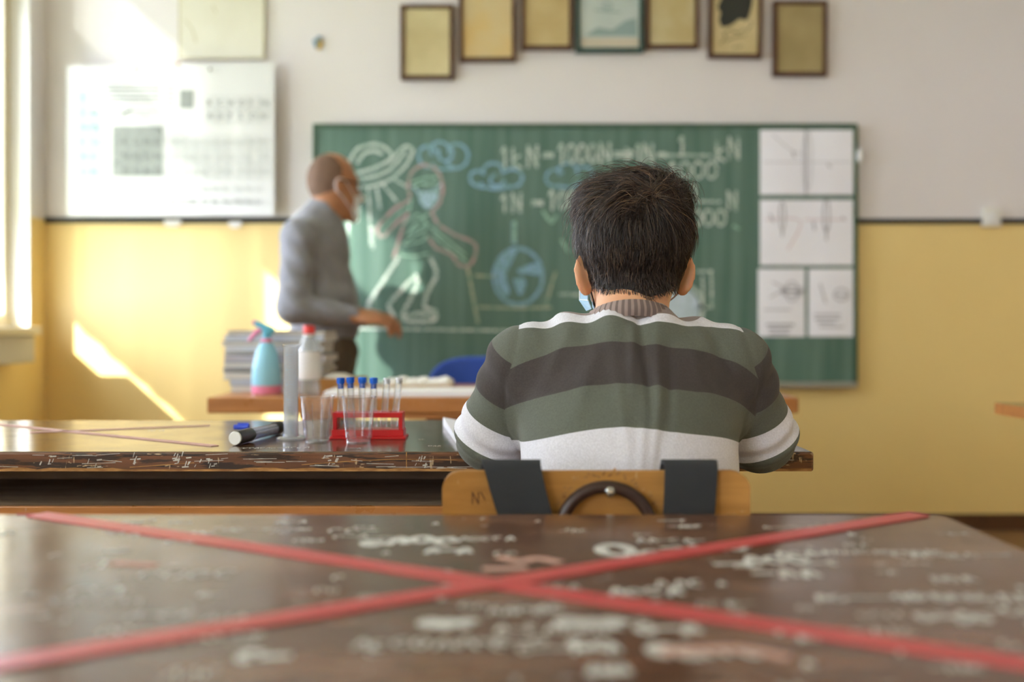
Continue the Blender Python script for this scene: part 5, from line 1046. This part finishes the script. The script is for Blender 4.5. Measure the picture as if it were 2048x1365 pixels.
# the mask's loose side flap and loop, seen below the left ear
for s_, (e0, bk_, up_) in zip((-1, 1), EARS):
    lower = e0-up_*0.030+np.array((s_*-0.002, 0.010, -0.002)); edge_t = mask_pt(s_*1.0, 0.1, 0.004); edge_b = mask_pt(s_*1.0, 0.5, 0.004)
    pts = [edge_t, e0+up_*0.020+np.array((-s_*0.012, 0.01, 0.0)), e0+up_*0.024-bk_*0.016+np.array((s_*0.0015, -0.008, 0)), e0+up_*0.010-bk_*0.012+np.array((s_*0.0065, -0.0085, 0)), e0-up_*0.012-bk_*0.010+np.array((s_*0.0060, -0.0085, 0)), e0-up_*0.030-bk_*0.014+np.array((s_*0.002, 0.002, 0)), edge_b]
    pp = [Vector(p) for p in pts]; pp = catmull(pp, 5); lo_ = MB().tube(pp, 0.0014, 8).build('ear_loop', 'mask_white', mo, smooth=True)
fb = MB()
a = P(1159, 576, 1.505); b = P(1176, 574, 1.49); c_ = P(1175, 601, 1.492); d_ = P(1159, 600, 1.507); e_ = P(1168, 612, 1.50); f_ = P(1182, 622, 1.49); g_ = P(1176, 600, 1.488)
fb.add([a, b, c_, d_], [(0, 1, 2, 3)]); fb.add([d_, c_+Vector((.002, 0, 0)), P(1184, 618, 1.487), P(1174, 622, 1.50)], [(0, 1, 2, 3)]); fo = fb.build('side_flap', 'mask_blue', mo); fo.modifiers.new('t', 'SOLIDIFY').thickness = 0.0016
fb = MB(); fb.tube([d_+Vector((0, -.001, 0)), c_+Vector((.001, -.001, 0))], 0.0009, 6); fb.tube([a+Vector((0, -.001, 0)), d_+Vector((0, -.001, 0))], 0.0008, 6); fb.build('flap_seam', 'mask_white', mo)
# hair: a close cap, then strands flowing from the crown
cap_fns = [f_ell(Hc+(0.001, -0.004, 0.010), (0.0800, 0.096, 0.094)), f_ell(np.array(P(1303, 412, 1.50)), (0.052, 0.072, 0.044)), f_ell(np.array(P(1214, 412, 1.51)), (0.041, 0.070, 0.033)), f_cap(Hc+(0, -0.010, -0.02), Hc+(0, -0.027, -0.095), 0.064, 0.0590)]
capd = union_fn(cap_fns, 0.010)
def hairline(x, y, z):
    """>0 where hair grows: above the nape line at the back, above the temples at the sides, off the face"""
    dx = (x-Hc[0])/0.075; nape = Hc[2]-0.087+0.055*np.abs(dx)**2.6-0.003*np.cos(dx*9); front = np.clip((y-(Hc[1]-0.015))/0.05, 0, 2.5)
    return z-(nape+0.055*front)
fl = Field(Hc-(0.11, 0.13, 0.11), Hc+(0.11, 0.13, 0.17), 0.0035); fl.add(capd, 0.004)
def cutter(X, Y, Z): return hairline(X, Y, Z)*0.8
cutter.lo = fl.o; cutter.hi = fl.o+fl.h*fl.n; sl, X, Y, Z = fl._sl(cutter, 0.0); fl.V[sl] = np.maximum(fl.V[sl], -np.broadcast_to(cutter(X, Y, Z), fl.V[sl].shape).astype(np.float32)+0.004)
vs_c, q_c = fl.mesh(); vs_c = relax(vs_c, q_c, 1)
hair = np_mesh('hair', vs_c, q_c, 'hair_dark', boy)
def grad(p, e=0.0008):
    x, y, z = p.T; g = np.stack([capd(x+e, y, z)-capd(x-e, y, z), capd(x, y+e, z)-capd(x, y-e, z), capd(x, y, z+e)-capd(x, y, z-e)], 1); return g/np.maximum(np.linalg.norm(g, axis=1, keepdims=True), 1e-9)
crown = np.array(P(1304, 402, 1.43)); rs = np.random.default_rng(5)
def flow(p, n_, swirl, jit):
    r = p-crown; dist = np.linalg.norm(r, axis=1, keepdims=True); r = r/np.maximum(dist, 1e-6)
    tang = np.cross(n_, r)
    down = np.array([0.10, 0.0, -1.0]); w = np.clip(dist/0.12, 0, 1)
    left = np.clip((Hc[0]+0.01-p[:, 0:1])/0.05, 0, 1)*np.clip((p[:, 2:3]-(Hc[2]+0.015))/0.05, 0, 1)
    d = r*(1-0.45*w)+down*0.75*w*(1-left)+tang*swirl+left*np.array([-0.75, 0.15, -0.25])+jit
    d -= n_*np.sum(d*n_, axis=1, keepdims=True); return d/np.maximum(np.linalg.norm(d, axis=1, keepdims=True), 1e-9)
def grow(cand, length, lift, swirl, jitter, steps, rad, tip_drop=0.0, clump=0.0):
    p = cand.copy(); n_ = grad(p); x, y, z = p.T; p = p-n_*(capd(x, y, z)+0.001)[:, None]; cell = np.floor(cand/clump).astype(int) if clump else np.floor(cand/0.009).astype(int); hsh = (cell[:, 0]*73856093 ^ cell[:, 1]*19349663 ^ cell[:, 2]*83492791) % 1009; cj = np.random.default_rng(11).normal(size=(1009, 3))[hsh]; cl = np.random.default_rng(12).uniform(0.2, 1.8, 1009)[hsh]; lift = lift*cl
    jit = rs.normal(size=p.shape)*jitter*0.55+cj*jitter*1.3; pts = [p.copy()]; d = flow(p, n_, swirl, jit); L_ = length
    for s_ in range(steps):
        n_ = grad(p); d = 0.55*d+0.45*flow(p, n_, swirl, jit); d /= np.linalg.norm(d, axis=1, keepdims=True)
        p = p+d*(L_/steps)[:, None]; u = (s_+1)/steps; x, y, z = p.T; want = lift*np.sin(min(u*1.9, math.pi*0.62))+0.0015; p = p+grad(p)*((want-capd(x, y, z))*0.75)[:, None]
        if tip_drop: p[:, 2] -= tip_drop*u*u/steps*L_/0.05
        pts.append(p.copy())
    pts = np.stack(pts, 1); rr = rad[:, None]*(1-0.75*np.linspace(0, 1, steps+1)**2)[None, :]; tone = np.clip(rs.normal(0.30, 0.18, len(cand))+0.25*(cl-0.9), 0, 1); v_, qq = tubes_np(pts, rr); return v_, qq, np.repeat(tone, (steps+1)*3)
ver = vs_c[(hairline(*vs_c.T) > -0.003) & (vs_c[:, 1] < Hc[1]+0.085) & (np.abs(capd(*vs_c.T)) < 0.006)]
def sample(n, w):
    w = np.clip(w, 0, None); i = rs.choice(len(ver), n, p=w/w.sum()); return ver[i]+rs.normal(size=(n, 3))*0.0022
hz = (ver[:, 2]-Hc[2])
parts = []
c1 = sample(9000, 1.0*(hz < 0.055)+0.25); h1 = np.clip((c1[:, 2]-(Hc[2]-0.08))/0.15, 0, 1)
parts.append(grow(c1, (0.006+0.026*h1)*rs.uniform(0.7, 1.25, len(c1)), 0.0008+0.0042*h1*rs.uniform(0.3, 1.2, len(c1)), 0.12, 0.16, 6, np.full(len(c1), 0.00042)))
c2 = sample(5200, np.clip((hz-0.015)/0.03, 0, 1)+0.0); parts.append(grow(c2, rs.uniform(0.035, 0.068, len(c2)), rs.uniform(0.002, 0.009, len(c2)), 0.45, 0.20, 9, rs.uniform(0.0004, 0.0006, len(c2)), 0.002))
c3 = sample(800, np.clip((hz-0.04)/0.03, 0, 1)); parts.append(grow(c3, rs.uniform(0.045, 0.075, len(c3)), rs.uniform(0.008, 0.018, len(c3)), 0.7, 0.35, 10, np.full(len(c3), 0.00042), 0.004))
def lock(guide, n, spread0, spread1, rad, tone0):
    g = np.array([list(v) for v in catmull([P(*p) for p in guide], 5)]); k = len(g); u = np.linspace(0, 1, k); o0 = rs.normal(size=(n, 1, 3)); o1 = o0*0.5+rs.normal(size=(n, 1, 3))*0.6
    sp = (spread0*(1-u)+spread1*u)[None, :, None]; pts = g[None]+o0*sp*(1-u[None, :, None])+o1*sp*u[None, :, None]; cut = rs.uniform(0.75, 1.0, n)
    idx = np.clip(cut[:, None]*np.linspace(0, 1, 14)[None]*(k-1), 0, k-1.001); i0 = idx.astype(int); fr_ = (idx-i0)[..., None]; ar = np.arange(n)[:, None]; pts = pts[ar, i0]*(1-fr_)+pts[ar, i0+1]*fr_
    x, y, z = pts.reshape(-1, 3).T; dd = capd(x, y, z); push = np.clip(0.002-dd, 0, 0.02); pts = (pts.reshape(-1, 3)+grad(pts.reshape(-1, 3))*push[:, None]).reshape(pts.shape)
    v_, qq = tubes_np(pts, np.full((n, 14), rad)*(1-0.8*np.linspace(0, 1, 14)**2)[None]); return v_, qq, np.repeat(np.clip(rs.normal(tone0, 0.2, n), 0, 1), 14*3)
parts.append(lock([(1285, 392, 1.435), (1250, 368, 1.44), (1208, 370, 1.46), (1178, 380, 1.48), (1159, 408, 1.49), (1154, 445, 1.50)], 520, 0.007, 0.005, 0.0005, 0.40))
parts.append(lock([(1240, 392, 1.45), (1236, 368, 1.46), (1262, 354, 1.46), (1305, 354, 1.46), (1345, 376, 1.47), (1370, 418, 1.48), (1378, 470, 1.49)], 520, 0.006, 0.006, 0.0005, 0.40))
parts.append(lock([(1290, 395, 1.43), (1262, 372, 1.425), (1240, 380, 1.425), (1228, 408, 1.425)], 90, 0.007, 0.006, 0.00045, 0.62))
parts.append(lock([(1300, 398, 1.43), (1325, 372, 1.43), (1350, 392, 1.435), (1360, 440, 1.44)], 120, 0.007, 0.006, 0.00045, 0.58))
parts.append(lock([(1280, 420, 1.415), (1250, 415, 1.41), (1225, 430, 1.41), (1205, 462, 1.415)], 110, 0.008, 0.006, 0.00045, 0.6))
off = 0; V_, Q_, tn = [], [], []
for v_, qq, t_ in parts: V_.append(v_); Q_.append(qq+off); off += len(v_); tn.append(t_)
st = np_mesh('hair_strands', np.concatenate(V_), np.concatenate(Q_), 'hair_strand', hair, attrs={'tone': np.concatenate(tn)}); st['kind'] = 'stuff'

# ---------------------------------------------------------------- the teacher
TD = 3.87
def T_(px, py, dy=0.0): v = P(px, py, TD); return np.array((v.x, TD+dy, v.z))
tea = thing('person', (T_(655, 0)[0], TD, 0), 'person in a grey sweater and glasses standing side-on at the blackboard', 'person')
Tc = T_(664, 362)
aS, aE, aW = T_(618, 482, -0.175), T_(612, 618, -0.235), T_(722, 632, -0.15); bS, bE, bW = T_(628, 484, 0.175), T_(640, 610, 0.22), T_(728, 636, 0.08)
hp = {s_: np.array((T_(655, 0)[0], TD+s_*0.085, 0.80)) for s_ in (-1, 1)}; kn = {s_: np.array((T_(662, 0)[0]+0.02, TD+s_*0.095, 0.45)) for s_ in (-1, 1)}; an = {s_: np.array((T_(655, 0)[0]-0.01, TD+s_*0.10, 0.09)) for s_ in (-1, 1)}
fl = Field((Tc[0]-0.30, TD-0.36, -0.01), (Tc[0]+0.36, TD+0.36, 1.64), 0.005)
TA = math.radians(36); RT = np.array([[math.cos(TA), -math.sin(TA), 0], [math.sin(TA), math.cos(TA), 0], [0, 0, 1.0]])
def H(a, b, c): return Tc+RT@np.array((a, b, c))
fl.add(f_ell(Tc, (0.098, 0.076, 0.108), RT), 0.01); fl.add(f_ell(H(0.045, 0, -0.075), (0.060, 0.055, 0.068), RT), 0.03); fl.add(f_cap(H(0.03, 0, -0.115), H(0.085, 0, -0.135), 0.036, 0.022), 0.02)
fl.add(f_cap(H(0.100, 0, -0.025), H(0.122, 0, -0.060), 0.009, 0.014), 0.012); fl.add(f_cap(H(0.086, -0.03, 0.008), H(0.086, 0.03, 0.008), 0.012, 0.012), 0.015)
for s_ in (-1, 1):
    fl.sub(f_ell(H(0.100, s_*0.031, -0.018), (0.012, 0.014, 0.010), RT), 0.006); fl.add(f_ell(H(0.085, s_*0.031, -0.018), (0.011, 0.012, 0.011), RT), 0.002)
    fl.add(f_ell(H(-0.005, s_*0.078, -0.028), (0.019, 0.007, 0.033), RT), 0.006); fl.sub(f_ell(H(0.000, s_*0.085, -0.024), (0.009, 0.005, 0.018), RT), 0.003)
fl.add(f_cap(H(0.098, -0.018, -0.10), H(0.098, 0.018, -0.10), 0.009, 0.009), 0.006)
fl.add(f_cap(T_(648, 455), H(-0.008, 0, -0.06), 0.062, 0.060), 0.02); fl.add(f_cap(T_(640, 690), T_(628, 500), 0.10, 0.10, (1, 1.4, 1)), 0.03); fl.add(f_cap(aS, bS, 0.05, 0.05), 0.03)
for S0, E0, W0, fw in ((aS, aE, aW, (1, 0.22, -0.10)), (bS, bE, bW, (1, -0.2, -0.1))):
    fl.add(f_cap(S0, E0, 0.045, 0.037), 0.02); fl.add(f_cap(E0, W0, 0.038, 0.027), 0.012)
    for fn, k in f_hand(W0, fw, (0.1, -0.5 if S0 is aS else 0.5, 1), (1 if S0 is bS else -1), 1.2, 0.85): fl.add(fn, k)
for s_ in (-1, 1):
    fl.add(f_cap(hp[s_], kn[s_], 0.078, 0.052), 0.02); fl.add(f_cap(kn[s_], an[s_], 0.050, 0.036), 0.012); fl.add(f_cap(an[s_]+(-0.03, 0, -0.04), an[s_]+(0.14, 0, -0.05), 0.036, 0.030), 0.012)
vs, q_ = fl.mesh(); np_mesh('body', relax(vs, q_, 1), q_, 'skin_tan', tea)
fl = Field((Tc[0]-0.32, TD-0.36, 0.72), (Tc[0]+0.34, TD+0.36, 1.46), 0.0055)
fl.add(f_ell(T_(631, 505), (0.132, 0.185, 0.175)), 0.02); fl.add(f_ell(T_(645, 600), (0.137, 0.175, 0.155)), 0.06); fl.add(f_ell(T_(650, 662), (0.130, 0.170, 0.075)), 0.05); fl.add(f_cap(aS, bS, 0.068, 0.068), 0.04); fl.add(f_cap(T_(640, 445), T_(650, 420), 0.085, 0.070), 0.035)
for S0, E0, W0 in ((aS, aE, aW), (bS, bE, bW)): fl.add(f_cap(S0, E0, 0.064, 0.058), 0.025); fl.add(f_cap(E0, W0-(0.012, 0, 0), 0.058, 0.037), 0.02)
fl.sub(f_cap(T_(652, 432), H(0, 0, -0.06), 0.060, 0.062), 0.006)
vs, q_ = fl.mesh(); vs = relax(vs, q_, 1); x, y, z = vs.T; g = 0.004*np.sin(z*48+x*22+y*15)*np.sin(x*31-z*20)+0.003*np.sin((x+z)*70)*(y < TD-0.1); vs[:, 1] += g*np.sign(y-TD); vs[:, 0] += 0.5*g
np_mesh('sweater', vs, q_, 'grey_wool', tea)
fl = Field((Tc[0]-0.22, TD-0.24, 0.05), (Tc[0]+0.24, TD+0.24, 0.96), 0.007); fl.add(f_ell(T_(652, 700), (0.122, 0.165, 0.125)), 0.02)
for s_ in (-1, 1): fl.add(f_cap(hp[s_], kn[s_], 0.094, 0.072), 0.025); fl.add(f_cap(kn[s_], an[s_]+(0, 0, 0.01), 0.070, 0.058), 0.02)
vs, q_ = fl.mesh(); x, y, z = vs.T; vs[:, 0] += 0.004*np.sin(z*60+y*30); np_mesh('trousers', vs, q_, 'trousers_brown', tea)
for s_ in (-1, 1):
    fl = Field(an[s_]+(-0.10, -0.07, -0.10), an[s_]+(0.23, 0.07, 0.06), 0.005); fl.add(f_cap(an[s_]+(-0.04, 0, -0.045), an[s_]+(0.15, 0, -0.055), 0.046, 0.038), 0.01); fl.add(f_cap(an[s_], an[s_]+(0, 0, -0.03), 0.045, 0.045), 0.02)
    vs, q_ = fl.mesh(); vs[:, 2] = np.maximum(vs[:, 2], 0.002); np_mesh('shoe', vs, q_, 'shoe', tea)
fl = Field(Tc-(0.13, 0.10, 0.12), H(0.13, 0.10, 0.13), 0.004); fl.add(f_ell(H(-0.003, 0, 0.0), (0.0985, 0.0775, 0.1065), RT), 0.004)
X, Y, Z = fl.ax[0][:, None, None], fl.ax[1][None, :, None], fl.ax[2][None, None, :]; rim = ((X-Tc[0])*math.cos(TA)+(Y-Tc[1])*math.sin(TA))*0.95+(Z-Tc[2])*0.62-0.045; low = -(Z-(Tc[2]-0.075))
fl.V = np.maximum(fl.V, np.maximum(rim, low)+0*Y).astype(np.float32); vs, q_ = fl.mesh(); np_mesh('hair', vs, q_, 'scalp_stubble', tea)
gl = MB()
for s_ in (-1, 1):
    gl.tube([H(0.112-0.012*abs(math.cos(a)), s_*0.033+0.024*math.cos(a), -0.018+0.017*math.sin(a)) for a in [2*math.pi*i/18 for i in range(18)]], 0.0026, 6, closed=True)
    gl.tube([H(0.100, s_*0.056, -0.012), H(0.05, s_*0.079, -0.010), H(-0.005, s_*0.082, -0.006), H(-0.018, s_*0.080, -0.024)], 0.0030, 6)
gl.tube([H(0.112, -0.009, -0.014), H(0.116, 0, -0.012), H(0.112, 0.009, -0.014)], 0.0024, 6); gl.build('glasses', 'black_plastic', tea, smooth=True)
head_t = union_fn([f_ell(Tc, (0.098, 0.076, 0.108), RT), f_ell(H(0.045, 0, -0.075), (0.060, 0.055, 0.068), RT), f_cap(H(0.03, 0, -0.115), H(0.085, 0, -0.135), 0.036, 0.022), f_cap(H(0.100, 0, -0.025), H(0.122, 0, -0.060), 0.009, 0.014)], 0.025)
mk_ = MB(); mv2, mf2 = fit_mask(head_t, H(0.035, 0, -0.078), RT@np.array((1.0, 0, 0)), half=58); mk_.add(mv2, mf2)
mo = mk_.build('face_mask', 'mask_white', tea, smooth=60); mo.modifiers.new('thick', 'SOLIDIFY').thickness = 0.002
for s_ in (-1, 1):
    e_t, e_b = (np.array(mv2[(20 if s_ < 0 else 0)*13+k]) for k in (1, 11))
    MB().tube(catmull([Vector(p) for p in (e_t, H(0.012, s_*0.082, -0.004), H(-0.022, s_*0.081, -0.010), H(-0.022, s_*0.081, -0.045), H(0.004, s_*0.078, -0.068), e_b)], 5), 0.0018, 6).build('ear_loop', 'mask_white', mo, smooth=True)
